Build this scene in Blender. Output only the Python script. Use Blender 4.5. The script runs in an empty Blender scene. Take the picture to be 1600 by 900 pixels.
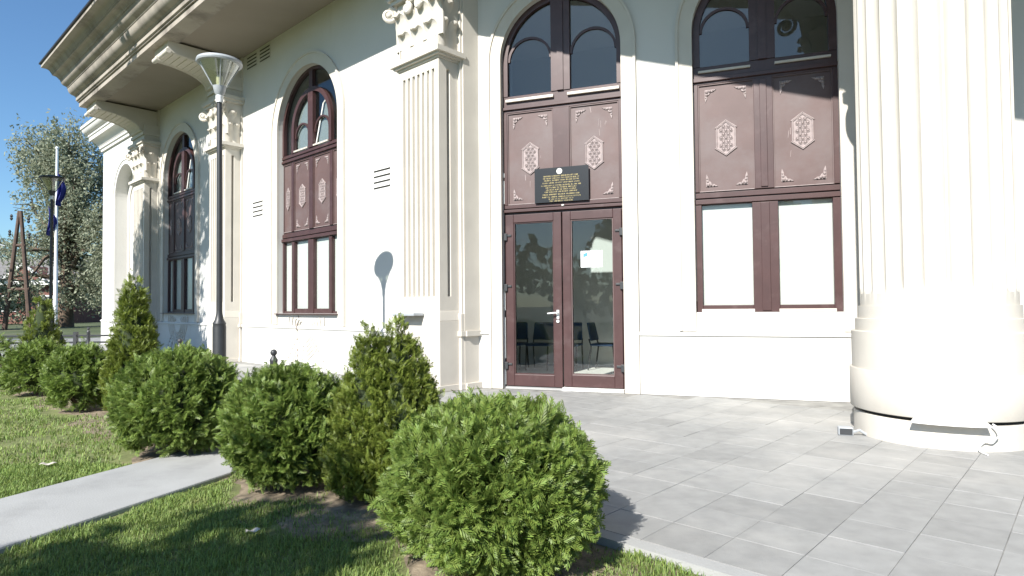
import bpy, math, random
import numpy as np
from mathutils import Vector, Matrix

R_ = math.radians
rnd = random.Random(7)
rng = np.random.default_rng(7)
scene = bpy.context.scene
COL = scene.collection

# ------------------------------------------------------------------ camera
EYE = Vector((0, 0, 1.17))
FPX = 980.0
pitch = math.atan(27 / FPX)
roll = R_(0.5)
fwd = Vector((0, math.cos(pitch), math.sin(pitch)))
r0 = Vector((1, 0, 0)); u0 = r0.cross(fwd)
cr = r0 * math.cos(roll) - u0 * math.sin(roll)
cu = r0 * math.sin(roll) + u0 * math.cos(roll)
cam_d = bpy.data.cameras.new('camera')
cam_d.sensor_width = 36.0
cam_d.lens = 36.0 * FPX / 1600.0
cam_d.clip_end = 3000
cam = bpy.data.objects.new('camera', cam_d)
m = Matrix((( cr.x, cu.x, -fwd.x, EYE.x), (cr.y, cu.y, -fwd.y, EYE.y), (cr.z, cu.z, -fwd.z, EYE.z), (0, 0, 0, 1)))
cam.matrix_world = m
COL.objects.link(cam)
scene.camera = cam

# ------------------------------------------------------------------ sky, sun, exposure
SUN_EL = R_(36.9)
SH = Vector((-0.469, -0.883, 0)).normalized()
SUN = SH * math.cos(SUN_EL) + Vector((0, 0, math.sin(SUN_EL)))
world = bpy.data.worlds.new('World'); scene.world = world; world.use_nodes = True
wn = world.node_tree
bg = wn.nodes['Background']
sky = wn.nodes.new('ShaderNodeTexSky'); sky.sky_type = 'NISHITA'; sky.sun_disc = False
sky.sun_elevation = SUN_EL; sky.sun_rotation = math.atan2(SH.x, SH.y) % (2 * math.pi)
sky.air_density = 1.0; sky.dust_density = 0.6; sky.ozone_density = 1.6
tint = wn.nodes.new('ShaderNodeMix'); tint.data_type = 'RGBA'; tint.blend_type = 'MULTIPLY'; tint.inputs[0].default_value = 1.0
tint.inputs[7].default_value = (0.86, 1.16, 1.38, 1)
wn.links.new(sky.outputs[0], tint.inputs[6]); wn.links.new(tint.outputs[2], bg.inputs[0]); bg.inputs[1].default_value = 0.070
sun_d = bpy.data.lights.new('sun', 'SUN'); sun_d.energy = 5.0; sun_d.angle = R_(0.53); sun_d.color = (1, 0.962, 0.90)
sun = bpy.data.objects.new('sun', sun_d); sun.rotation_euler = SUN.to_track_quat('Z', 'Y').to_euler(); sun.location = SUN * 60
COL.objects.link(sun)
vs = scene.view_settings
vs.view_transform = 'Standard'; vs.look = 'None'; vs.gamma = 1; vs.use_curve_mapping = False
vs.exposure = 0.82
scene.cycles.max_bounces = 8; scene.cycles.transparent_max_bounces = 16
scene.cycles.caustics_reflective = False; scene.cycles.caustics_refractive = False

# ------------------------------------------------------------------ frames of the two facades
aR, aL = R_(20), R_(43)
dR = Vector((math.cos(aR), -math.sin(aR), 0)); nR = Vector((-math.sin(aR), -math.cos(aR), 0))
dL = Vector((math.cos(aL), -math.sin(aL), 0)); nL = Vector((-math.sin(aL), -math.cos(aL), 0))
OL = Vector((0, 0, 0)) - nL * 5.97
OR = Vector((1.605, 8.247, 0))
def FL(s, o, z): return OL + dL * s + nL * o + Vector((0, 0, z))
def FR(s, o, z): return OR + dR * s + nR * o + Vector((0, 0, z))

# ------------------------------------------------------------------ materials
def mat(name, base, rough=0.6, var=0.0, scale=4.0, bump=0.0, bscale=60.0, metal=0.0, island=0.0, stain=None, stain_scale=1.3, stain_lo=0.5, stain_hi=0.75, trans=0.0, spec=0.5, coat=0.0, streak=False):
    mt = bpy.data.materials.new(name); mt.use_nodes = True
    nt = mt.node_tree; N = nt.nodes; Lk = nt.links
    p = N['Principled BSDF']; out = N['Material Output']
    p.inputs['Roughness'].default_value = rough
    p.inputs['Metallic'].default_value = metal
    p.inputs['Specular IOR Level'].default_value = spec
    p.inputs['Coat Weight'].default_value = coat
    geo = N.new('ShaderNodeNewGeometry')
    rgb = N.new('ShaderNodeRGB'); rgb.outputs[0].default_value = (*base, 1)
    cur = rgb.outputs[0]
    if var:
        nz = N.new('ShaderNodeTexNoise'); nz.inputs['Scale'].default_value = scale; nz.inputs['Detail'].default_value = 6
        Lk.new(geo.outputs['Position'], nz.inputs['Vector'])
        mr = N.new('ShaderNodeMapRange'); mr.inputs[1].default_value = 0.3; mr.inputs[2].default_value = 0.7
        mr.inputs[3].default_value = 1 - var; mr.inputs[4].default_value = 1 + var
        Lk.new(nz.outputs[0], mr.inputs[0])
        hv = N.new('ShaderNodeHueSaturation'); Lk.new(cur, hv.inputs['Color']); Lk.new(mr.outputs[0], hv.inputs['Value'])
        cur = hv.outputs[0]
    if island:
        mr = N.new('ShaderNodeMapRange'); mr.inputs[3].default_value = 1 - island; mr.inputs[4].default_value = 1 + island
        Lk.new(geo.outputs['Random Per Island'], mr.inputs[0])
        mh = N.new('ShaderNodeMapRange'); mh.inputs[3].default_value = 0.5 - island * 0.05; mh.inputs[4].default_value = 0.5 + island * 0.05
        mul = N.new('ShaderNodeMath'); mul.operation = 'FRACT'; m7 = N.new('ShaderNodeMath'); m7.operation = 'MULTIPLY'; m7.inputs[1].default_value = 7.31
        Lk.new(geo.outputs['Random Per Island'], m7.inputs[0]); Lk.new(m7.outputs[0], mul.inputs[0]); Lk.new(mul.outputs[0], mh.inputs[0])
        hv = N.new('ShaderNodeHueSaturation'); Lk.new(cur, hv.inputs['Color']); Lk.new(mr.outputs[0], hv.inputs['Value']); Lk.new(mh.outputs[0], hv.inputs['Hue'])
        cur = hv.outputs[0]
    if stain:
        nz = N.new('ShaderNodeTexNoise'); nz.inputs['Scale'].default_value = stain_scale; nz.inputs['Detail'].default_value = 8; nz.inputs['Roughness'].default_value = 0.65
        if streak:
            mp = N.new('ShaderNodeMapping'); mp.inputs['Scale'].default_value = (1, 1, 0.12)
            Lk.new(geo.outputs['Position'], mp.inputs[0]); Lk.new(mp.outputs[0], nz.inputs['Vector'])
        else:
            Lk.new(geo.outputs['Position'], nz.inputs['Vector'])
        mr = N.new('ShaderNodeMapRange'); mr.inputs[1].default_value = stain_lo; mr.inputs[2].default_value = stain_hi
        Lk.new(nz.outputs[0], mr.inputs[0])
        mx = N.new('ShaderNodeMix'); mx.data_type = 'RGBA'
        Lk.new(mr.outputs[0], mx.inputs[0]); Lk.new(cur, mx.inputs[6]); mx.inputs[7].default_value = (*stain, 1)
        cur = mx.outputs[2]
    Lk.new(cur, p.inputs['Base Color'])
    if bump:
        nb = N.new('ShaderNodeTexNoise'); nb.inputs['Scale'].default_value = bscale; nb.inputs['Detail'].default_value = 5
        Lk.new(geo.outputs['Position'], nb.inputs['Vector'])
        bp = N.new('ShaderNodeBump'); bp.inputs['Strength'].default_value = bump; bp.inputs['Distance'].default_value = 0.01
        Lk.new(nb.outputs[0], bp.inputs['Height']); Lk.new(bp.outputs[0], p.inputs['Normal'])
    if trans:
        tr = N.new('ShaderNodeBsdfTranslucent'); Lk.new(cur, tr.inputs[0])
        ms = N.new('ShaderNodeMixShader'); ms.inputs[0].default_value = trans
        Lk.new(p.outputs[0], ms.inputs[1]); Lk.new(tr.outputs[0], ms.inputs[2]); Lk.new(ms.outputs[0], out.inputs[0])
    return mt

def glass_mat(name, tint, refl=0.1, rough=0.0):
    mt = bpy.data.materials.new(name); mt.use_nodes = True
    nt = mt.node_tree; N = nt.nodes; Lk = nt.links
    N.remove(N['Principled BSDF']); out = N['Material Output']
    t = N.new('ShaderNodeBsdfTransparent'); t.inputs[0].default_value = (*tint, 1)
    g = N.new('ShaderNodeBsdfGlossy'); g.inputs['Roughness'].default_value = rough; g.inputs['Color'].default_value = (0.95, 0.97, 1, 1)
    fr = N.new('ShaderNodeFresnel'); fr.inputs[0].default_value = 1.5
    ad = N.new('ShaderNodeMath'); ad.operation = 'ADD'; ad.use_clamp = True; ad.inputs[1].default_value = refl
    ms = N.new('ShaderNodeMixShader')
    gb = N.new('ShaderNodeNewGeometry'); inv = N.new('ShaderNodeMath'); inv.operation = 'SUBTRACT'; inv.inputs[0].default_value = 1.0
    Lk.new(gb.outputs['Backfacing'], inv.inputs[1])   # a pane reflects once, on its outer face
    mu = N.new('ShaderNodeMath'); mu.operation = 'MULTIPLY'
    Lk.new(fr.outputs[0], ad.inputs[0]); Lk.new(ad.outputs[0], mu.inputs[0]); Lk.new(inv.outputs[0], mu.inputs[1]); Lk.new(mu.outputs[0], ms.inputs[0])
    Lk.new(t.outputs[0], ms.inputs[1]); Lk.new(g.outputs[0], ms.inputs[2]); Lk.new(ms.outputs[0], out.inputs[0])
    return mt

M = {}
M['plaster'] = mat('plaster', (0.60, 0.59, 0.56), 0.85, 0.03, 1.5, 0.12, 90, stain=(0.52, 0.48, 0.42), stain_lo=0.6, stain_hi=0.85, streak=True)
M['cream'] = mat('cream_stone', (0.57, 0.535, 0.475), 0.8, 0.05, 3, 0.1, 70, stain=(0.44, 0.38, 0.31), stain_lo=0.58, stain_hi=0.85, streak=True)
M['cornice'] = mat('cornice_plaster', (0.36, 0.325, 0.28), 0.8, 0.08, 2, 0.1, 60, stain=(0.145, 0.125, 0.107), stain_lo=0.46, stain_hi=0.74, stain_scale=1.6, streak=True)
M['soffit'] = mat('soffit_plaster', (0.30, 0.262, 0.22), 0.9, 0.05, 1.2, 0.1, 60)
M['brown'] = mat('brown_frame', (0.060, 0.028, 0.027), 0.42, 0.12, 5, 0.03, 120, stain=(0.10, 0.062, 0.06), stain_lo=0.55, stain_hi=0.8, stain_scale=4)
M['panel'] = mat('brown_panel', (0.112, 0.070, 0.066), 0.55, 0.10, 2.5, 0.03, 120, stain=(0.135, 0.102, 0.100), stain_lo=0.45, stain_hi=0.7, stain_scale=1.8)
M['ornament'] = mat('pale_ornament', (0.31, 0.255, 0.25), 0.65, 0.15, 20, 0.2, 150)
M['sill'] = mat('sill_strip', (0.55, 0.50, 0.44), 0.5, 0.08, 6)
M['glass'] = glass_mat('window_glass', (0.93, 0.95, 0.94), 0.015)
M['glass_dark'] = glass_mat('arch_glass', (0.72, 0.76, 0.76), 0.03)
M['blind'] = mat('white_blind', (0.86, 0.855, 0.83), 0.7, trans=0.35)
M['white'] = mat('white_paint', (0.80, 0.79, 0.76), 0.5)
M['whitemetal'] = mat('white_metal', (0.72, 0.73, 0.73), 0.35, metal=0.2)
M['darkmetal'] = mat('dark_metal', (0.035, 0.037, 0.04), 0.45, 0.1, 10)
M['lampgrey'] = mat('lamp_grey', (0.36, 0.38, 0.40), 0.45, 0.08, 20)
M['lampglass'] = glass_mat('lamp_glass', (0.86, 0.88, 0.82), 0.16, 0.08)
M['bulb'] = mat('lamp_bulb', (0.85, 0.80, 0.62), 0.4)
M['black'] = mat('black_plaque', (0.012, 0.012, 0.013), 0.3)
M['gold'] = mat('gold_letter', (0.42, 0.34, 0.15), 0.45, metal=0.3)
M['paper'] = mat('paper', (0.83, 0.84, 0.85), 0.7)
M['paperblue'] = mat('paper_blue', (0.08, 0.28, 0.48), 0.7)
M['slot'] = mat('vent_dark', (0.03, 0.03, 0.028), 0.8)
M['stain'] = mat('rust_stain', (0.15, 0.095, 0.065), 0.9, 0.3, 8)
def tile_variants():
    out = []
    for i, (a, b) in enumerate(((0.275, 0.37), (0.248, 0.345), (0.292, 0.385), (0.280, 0.40), (0.262, 0.355))):
        out.append(mat('grey_tile', (a, a * 1.003, a * 0.985), 0.6, 0.10, 9, 0.2, 170, stain=(b * 1.18, b * 1.15, b * 1.09), stain_lo=0.46, stain_hi=0.70, stain_scale=0.5))
    return out
M['grout'] = mat('pale_grout', (0.27, 0.265, 0.25), 0.9, 0.3, 5)
M['concrete'] = mat('path_concrete', (0.35, 0.352, 0.345), 0.85, 0.06, 3, 0.2, 90, stain=(0.27, 0.27, 0.265), stain_lo=0.5, stain_hi=0.75, stain_scale=2.2)
M['lawn'] = mat('lawn_soil', (0.15, 0.17, 0.06), 0.95, 0.35, 5, 0.5, 60, stain=(0.22, 0.165, 0.105), stain_lo=0.54, stain_hi=0.68, stain_scale=1.6)
M['soil'] = mat('bed_soil', (0.20, 0.16, 0.11), 0.95, 0.35, 14, 0.7, 50, stain=(0.30, 0.24, 0.17), stain_lo=0.5, stain_hi=0.7, stain_scale=7)
M['grass'] = mat('grass_blade', (0.225, 0.31, 0.080), 0.6, 0.20, 1.4, island=0.4, trans=0.35, stain=(0.30, 0.28, 0.12), stain_lo=0.60, stain_hi=0.78, stain_scale=2.2)
M['thuja'] = mat('thuja_green', (0.175, 0.248, 0.052), 0.5, 0.18, 5, island=0.30, trans=0.36)
M['thuja_cone'] = mat('thuja_cone_green', (0.185, 0.235, 0.040), 0.5, 0.2, 5, island=0.30, trans=0.36)
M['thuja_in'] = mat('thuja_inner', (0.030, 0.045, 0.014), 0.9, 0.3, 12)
M['bark'] = mat('bark', (0.12, 0.085, 0.06), 0.9, 0.3, 12, 0.6, 40)
M['willow'] = mat('willow_leaf', (0.30, 0.325, 0.225), 0.6, 0.12, 0.3, island=0.22, trans=0.4)
M['evergreen'] = mat('evergreen_leaf', (0.035, 0.055, 0.022), 0.7, 0.2, 0.4, island=0.35, trans=0.2)
M['shadeleaf'] = mat('street_tree_leaf', (0.05, 0.085, 0.022), 0.6, 0.2, 2, island=0.3, trans=0.3)
M['wood'] = mat('pole_wood', (0.10, 0.065, 0.05), 0.9, 0.25, 6, 0.4, 40)
M['brick'] = mat('house_brick', (0.16, 0.07, 0.055), 0.9, 0.2, 5)
M['roof'] = mat('house_roof', (0.17, 0.16, 0.155), 0.8, 0.15, 3)
M['asphalt'] = mat('asphalt', (0.17, 0.175, 0.18), 0.9, 0.12, 3)
M['terrain'] = mat('terrain', (0.07, 0.09, 0.035), 0.95, 0.3, 0.3, stain=(0.16, 0.14, 0.09), stain_scale=0.2)
M['flag'] = mat('flag_blue', (0.012, 0.016, 0.14), 0.8)
M['flagyellow'] = mat('flag_yellow', (0.65, 0.48, 0.03), 0.8)
M['room'] = mat('room_wall', (0.82, 0.82, 0.79), 0.9)
M['roomfloor'] = mat('room_floor', (0.70, 0.69, 0.66), 0.5, 0.05, 4)
M['chair'] = mat('chair_blue', (0.03, 0.065, 0.14), 0.6)
M['roofmetal'] = mat('roof_edge', (0.02, 0.02, 0.022), 0.5)

# ------------------------------------------------------------------ mesh builder
class MB:
    def __init__(s): s.v = []; s.f = []
    def add(s, vs_, fs_):
        b = len(s.v); s.v += [tuple(x) for x in vs_]; s.f += [tuple(i + b for i in f) for f in fs_]; return s
    def box(s, F, s0, s1, o0, o1, z0, z1):
        P = [F(a, b, c) for c in (z0, z1) for b in (o0, o1) for a in (s0, s1)]
        return s.add(P, [(0, 2, 3, 1), (4, 5, 7, 6), (0, 1, 5, 4), (2, 6, 7, 3), (0, 4, 6, 2), (1, 3, 7, 5)])
    def frustum(s, F, a, b):
        # a, b: (s0,s1,o0,o1,z)
        P = [F(x, y, q[4]) for q in (a, b) for y in (q[2], q[3]) for x in (q[0], q[1])]
        return s.add(P, [(0, 2, 3, 1), (4, 5, 7, 6), (0, 1, 5, 4), (2, 6, 7, 3), (0, 4, 6, 2), (1, 3, 7, 5)])
    def prism(s, F, poly, o0, o1):
        n = len(poly)
        P = [F(a, o0, z) for a, z in poly] + [F(a, o1, z) for a, z in poly]
        return s.add(P, [tuple(range(n))[::-1], tuple(range(n, 2 * n))] + [(i, (i + 1) % n, n + (i + 1) % n, n + i) for i in range(n)])
    def prism_s(s, F, poly, s0, s1):   # polygon in (o,z) extruded along s
        n = len(poly)
        P = [F(s0, a, z) for a, z in poly] + [F(s1, a, z) for a, z in poly]
        return s.add(P, [tuple(range(n)), tuple(range(n, 2 * n))[::-1]] + [(i, n + i, n + (i + 1) % n, (i + 1) % n) for i in range(n)])
    def prism_z(s, F, poly, z0, z1, cap=True):   # polygon in (s,o) extruded along z
        n = len(poly)
        P = [F(a, b, z0) for a, b in poly] + [F(a, b, z1) for a, b in poly]
        fs_ = [(i, (i + 1) % n, n + (i + 1) % n, n + i) for i in range(n)]
        if cap: fs_ += [tuple(range(n))[::-1], tuple(range(n, 2 * n))]
        return s.add(P, fs_)
    def ring(s, F, c, zc, r1, r2, o0, o1, a0=0, a1=math.pi, n=28):
        P = []; 
        for i in range(n + 1):
            a = a0 + (a1 - a0) * i / n; ca, sa = math.cos(a), math.sin(a)
            P += [F(c + r1 * ca, o0, zc + r1 * sa), F(c + r2 * ca, o0, zc + r2 * sa), F(c + r2 * ca, o1, zc + r2 * sa), F(c + r1 * ca, o1, zc + r1 * sa)]
        fs_ = []
        for i in range(n):
            b = i * 4; e = b + 4
            for k in range(4): fs_.append((b + k, b + (k + 1) % 4, e + (k + 1) % 4, e + k))
        fs_ += [(0, 3, 2, 1), (n * 4, n * 4 + 1, n * 4 + 2, n * 4 + 3)]
        return s.add(P, fs_)
    def lathe(s, c, prof, n=32, cap=True):
        P = []; 
        for r, z in prof:
            for i in range(n):
                a = 2 * math.pi * i / n; P.append((c[0] + r * math.cos(a), c[1] + r * math.sin(a), c[2] + z))
        fs_ = []
        for j in range(len(prof) - 1):
            for i in range(n):
                fs_.append((j * n + i, j * n + (i + 1) % n, (j + 1) * n + (i + 1) % n, (j + 1) * n + i))
        if cap:
            fs_.append(tuple(range(n))[::-1]); fs_.append(tuple((len(prof) - 1) * n + i for i in range(n)))
        return s.add(P, fs_)
    def tube(s, pts, rad, n=6):
        pts = [Vector(p) for p in pts]; k = len(pts)
        rs = rad if isinstance(rad, (list, tuple)) else [rad] * k
        P = []
        for i, p in enumerate(pts):
            t = (pts[min(i + 1, k - 1)] - pts[max(i - 1, 0)]).normalized()
            a = t.orthogonal().normalized() if i == 0 else (a_prev - t * a_prev.dot(t)).normalized()
            a_prev = a; b = t.cross(a)
            for q in range(n):
                an = 2 * math.pi * q / n; P.append(p + (a * math.cos(an) + b * math.sin(an)) * rs[i])
        fs_ = [(i * n + q, i * n + (q + 1) % n, (i + 1) * n + (q + 1) % n, (i + 1) * n + q) for i in range(k - 1) for q in range(n)]
        fs_ += [tuple(range(n))[::-1], tuple((k - 1) * n + q for q in range(n))]
        return s.add(P, fs_)
    def ball(s, c, r, sq=1.0, n=10, m_=6):
        prof = [(max(1e-4, r * math.sin(math.pi * j / m_)), -r * sq * math.cos(math.pi * j / m_)) for j in range(m_ + 1)]
        return s.lathe(c, prof, n, cap=False)
    def build(s, name, material, parent=None, root=None, smooth=False, bevel=0.0):
        off = Vector((0, 0, 0)) if root is None else root.location
        me = bpy.data.meshes.new(name)
        me.from_pydata([(x - off.x, y - off.y, z - off.z) for x, y, z in s.v], [], s.f)
        import bmesh
        bm = bmesh.new(); bm.from_mesh(me); bmesh.ops.recalc_face_normals(bm, faces=bm.faces); bm.to_mesh(me); bm.free()
        me.materials.append(material)
        if smooth:
            me.polygons.foreach_set('use_smooth', [True] * len(me.polygons))
            me.set_sharp_from_angle(angle=R_(38))
        o = bpy.data.objects.new(name, me); COL.objects.link(o)
        if parent is not None: o.parent = parent
        if bevel:
            bv = o.modifiers.new('bevel', 'BEVEL'); bv.width = bevel; bv.segments = 2; bv.limit_method = 'ANGLE'; bv.angle_limit = R_(40)
        return o

def empty(name, loc, label, cat, group=None):
    o = bpy.data.objects.new(name, None); COL.objects.link(o); o.location = loc; o.empty_display_size = 0.2
    return tag(o, label, cat, group)
def tag(o, label=None, cat=None, group=None, kind=None):
    if label: o['label'] = label
    if cat: o['category'] = cat
    if group: o['group'] = group
    if kind: o['kind'] = kind
    return o
def copy_obj(src, parent, loc, rot=None, scale=None):
    o = src.copy(); COL.objects.link(o); o.parent = parent; o.location = loc
    if rot is not None: o.rotation_euler = rot
    if scale is not None: o.scale = scale
    return o
def np_mesh(name, V, Fq, material, parent=None, loc=(0, 0, 0)):
    """V (n,3), Fq (m,k) numpy -> object"""
    me = bpy.data.meshes.new(name); k = Fq.shape[1]
    me.vertices.add(len(V)); me.vertices.foreach_set('co', V.astype(np.float32).ravel())
    me.loops.add(Fq.size); me.loops.foreach_set('vertex_index', Fq.astype(np.int32).ravel())
    me.polygons.add(len(Fq)); me.polygons.foreach_set('loop_start', np.arange(0, Fq.size, k, dtype=np.int32))
    me.update(calc_edges=True); me.validate()
    me.materials.append(material)
    o = bpy.data.objects.new(name, me); COL.objects.link(o); o.location = loc
    if parent is not None: o.parent = parent
    return o
def scatter(T, TF, pos, A, B, Cn):
    """template T (n,3) in axes A,B,C at positions -> V,F"""
    V = (pos[:, None, :] + T[None, :, 0:1] * A[:, None, :] + T[None, :, 1:2] * B[:, None, :] + T[None, :, 2:3] * Cn[:, None, :]).reshape(-1, 3)
    F_ = (TF[None] + (np.arange(len(pos)) * len(T))[:, None, None]).reshape(-1, TF.shape[1])
    return V, F_
def unit(a): return a / np.maximum(1e-9, np.linalg.norm(a, axis=-1, keepdims=True))

# ================================================================== GROUND
def W(x, y, z=0): return Vector((x, y, z))
mb = MB(); mb.add([(-900, -300, -0.12), (900, -300, -0.12), (900, 1500, -0.12), (-900, 1500, -0.12)], [(0, 1, 2, 3)])
tag(mb.build('ground', M['terrain']), kind='structure')
# plaza bed: from the planted edge (o = 3.28) back to the walls
PO = 3.25
mb = MB(); mb.box(FL, -30, 9, -7, PO, -0.10, -0.006)
plaza = tag(mb.build('plaza', M['grout']), kind='structure')
# tiles
TS = 0.335; GAP = 0.003
tiles_mats = tile_variants()
def tile_mesh(i):
    h = TS / 2 - GAP / 2; c = 0.0014
    V = [(-h, -h, -0.03), (h, -h, -0.03), (h, h, -0.03), (-h, h, -0.03), (-h, -h, -c), (h, -h, -c), (h, h, -c), (-h, h, -c), (-h + c, -h + c, 0), (h - c, -h + c, 0), (h - c, h - c, 0), (-h + c, h - c, 0)]
    Fc = [(8, 9, 10, 11)]
    for k in range(4):
        j = (k + 1) % 4; Fc += [(k, j, 4 + j, 4 + k), (4 + k, 4 + j, 8 + j, 8 + k)]
    me = bpy.data.meshes.new('tile'); me.from_pydata(V, [], Fc); me.materials.append(tiles_mats[i]); return me, V, Fc
TM = [tile_mesh(i) for i in range(5)]
rotL = math.atan2(dL.y, dL.x)
cells = []
s_ref = -1.02
for i in range(-70, 28):
    for j in range(-14, 14):
        sc_ = s_ref + (i + 0.5) * TS; oc = PO - 0.012 - (j + 0.5) * TS
        if oc > PO - 0.17: continue
        P = FL(sc_, oc, 0)
        so = (P - OR).dot(nR); 
        if sc_ > -6.6:
            if so < 0.16: continue
        elif oc < 0.15: continue
        if P.y < 1.5: continue
        px = 800 + FPX * P.x / P.y
        if px < -150 or px > 1800: continue
        if (Vector((3.746, 5.546, 0)) - P).length < 0.42: continue
        vis = -40 < px < 1640 and not (px < 900 and P.y < 4.2 and oc > 2.6)
        cells.append((not vis, P.length, P))
cells.sort(key=lambda c: (c[0], c[1]))
restV = [[] for _ in range(5)]; 
rest = [MB() for _ in range(5)]
cR, sR = math.cos(rotL), math.sin(rotL)
for n, (nv, d, P) in enumerate(cells):
    k = rnd.choice((0, 0, 1, 2, 2, 3, 4))
    dz = rnd.uniform(-0.0018, 0.0012)
    if n < 300:
        o = bpy.data.objects.new('tile', TM[k][0]); COL.objects.link(o); o.parent = plaza
        o.location = (P.x, P.y, dz); o.rotation_euler = (rnd.uniform(-1, 1) * 0.003, rnd.uniform(-1, 1) * 0.003, rotL + rnd.choice((0, 1, 2, 3)) * math.pi / 2)
    else:
        rest[k].add([(P.x + x * cR - y * sR, P.y + x * sR + y * cR, z + dz) for x, y, z in TM[k][1]], TM[k][2])
for k in range(5):
    if rest[k].v: tag(rest[k].build('tile_field', tiles_mats[k], plaza), kind='stuff')
# kerb edging between plaza and lawn
kerb = MB()
s = -22.0
while s < -0.95:
    kerb.box(FL, s + 0.004, s + 0.996, PO + 0.004, PO + 0.095, -0.10, 0.004); s += 1.0
tag(kerb.build('kerb', M['concrete'], plaza), None)
# lawn
mb = MB(); mb.box(FL, -40, 9, PO + 0.1, 26, -0.11, -0.035)
lawn = tag(mb.build('lawn', M['lawn']), kind='structure')
# planting bed soil strip, uneven
V = []; Fc = []
ns, no = 220, 9
for i in range(ns + 1):
    for j in range(no + 1):
        s_ = -22 + 21.4 * i / ns; o_ = 3.36 + 0.95 * j / no
        o2 = o_ + (0.12 * math.sin(s_ * 3.1) + 0.08 * math.sin(s_ * 7.7)) * (j / no)
        z = -0.034 + 0.008 * math.sin(math.pi * j / no) + rnd.uniform(-0.004, 0.004)
        if j == no: z = -0.045
        V.append(FL(s_, o2, z))
for i in range(ns):
    for j in range(no):
        a = i * (no + 1) + j; Fc.append((a, a + 1, a + no + 2, a + no + 1))
mb = MB(); mb.add(V, Fc); soil = tag(mb.build('planting_bed', M['soil'], smooth=True), kind='structure')
# concrete path crossing the lawn, perpendicular to the right facade
pdir = Vector((0.352, 0.936, 0)); pn = Vector((pdir.y, -pdir.x, 0))
pa = Vector((-3.20, 3.91, 0))
def FP(a, b, z): return pa + pdir * a + pn * b + Vector((0, 0, z))
mb = MB()
mb.box(FP, -5.0, 3.55, 0.0, 0.90, -0.1, 0.0)
path = tag(mb.build('path', M['concrete'], bevel=0.012), kind='structure')

# ================================================================== BUILDING
bld = empty('civic_building', OR, 'cream classical building with arched brown windows, fluted pilasters and heavy cornice', 'building')
def part(mb_, name, material, parent=None, smooth=False, bevel=0.0):
    return mb_.build(name, material, parent or bld, bld, smooth, bevel)

def wall_with_openings(F, s0, s1, z1, ops, depth):
    mb_ = MB(); s = s0
    def quad(a, b, c, d): mb_.add([a, b, c, d], [(0, 1, 2, 3)])
    def cell(a, b, c, d):
        nz = max(1, int((d - c) / 1.5))
        for k in range(nz):
            u, w_ = c + (d - c) * k / nz, c + (d - c) * (k + 1) / nz
            quad(F(a, 0, u), F(b, 0, u), F(b, 0, w_), F(a, 0, w_))
    for (c, w_, zb, zs) in sorted(ops):
        a, b = c - w_ / 2, c + w_ / 2; r = w_ / 2
        cell(s, a, 0, z1)
        if zb > 0: cell(a, b, 0, zb)
        n = 32
        pts = [(c - r * math.cos(math.pi * i / n), zs + r * math.sin(math.pi * i / n)) for i in range(n + 1)]
        for i in range(n):
            (p, q), (p2, q2) = pts[i], pts[i + 1]
            quad(F(p, 0, q), F(p2, 0, q2), F(p2, 0, z1), F(p, 0, z1))
            quad(F(p, 0, q), F(p, -depth, q), F(p2, -depth, q2), F(p2, 0, q2))
        quad(F(a, 0, zb), F(a, -depth, zb), F(a, -depth, zs), F(a, 0, zs))
        quad(F(b, 0, zb), F(b, 0, zs), F(b, -depth, zs), F(b, -depth, zb))
        quad(F(a, 0, zb), F(b, 0, zb), F(b, -depth, zb), F(a, -depth, zb))
        s = b
    cell(s, s1, 0, z1)
    return mb_

ZS = 6.65
LS0, LS1 = -24.25, -6.50
W1c, W2c, NCc = -10.84, -17.32, -21.85
WLW, WRW = 2.24, 1.68
part(wall_with_openings(FL, LS0, LS1, 7.25, [(W1c, WLW, 1.05, 4.62), (W2c, WLW, 1.05, 4.62), (NCc, 1.95, 0.92, 4.66)], 0.34), 'wall', M['plaster'])
mb = MB()   # end wall, return by the corner pilaster, rear
mb.add([FL(LS0, 0, 0), FL(LS0, -7, 0), FL(LS0, -7, 7.25), FL(LS0, 0, 7.25)], [(0, 1, 2, 3)])
part(mb, 'wall', M['plaster'])
DRc, WRc = -0.99, 1.62
part(wall_with_openings(FR, -2.32, 7.5, 7.25, [(DRc, 1.72, 0.0, 4.66), (WRc, WRW, 1.06, 4.66)], 0.30), 'wall', M['plaster'])
# niche back with inner arch and carved relief
mb = MB()
mb.box(FL, NCc - 1.0, NCc + 1.0, -0.40, -0.335, 0.9, 5.7)
niche = part(mb, 'niche_back', M['plaster'])
mb = MB(); mb.ring(FL, NCc, 4.5, 0.66, 0.72, -0.34, -0.30)
mb.box(FL, NCc - 0.72, NCc - 0.66, -0.34, -0.30, 1.0, 4.5); mb.box(FL, NCc + 0.66, NCc + 0.72, -0.34, -0.30, 1.0, 4.5)
part(mb, 'niche_moulding', M['cream'], niche)
def curl(mb_, F, s, z, dirx, dirz, size, o, turns=0.8, rad=0.02):
    pts = []; a0 = math.atan2(dirz, dirx)
    for i in range(12):
        t = i / 11; a = a0 + turns * 2.2 * t * t
        s += math.cos(a) * size / 11; z += math.sin(a) * size / 11
        pts.append(F(s, o, z))
    mb_.tube(pts, [rad * (1.1 - 0.6 * i / 11) for i in range(12)], 6)
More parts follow.
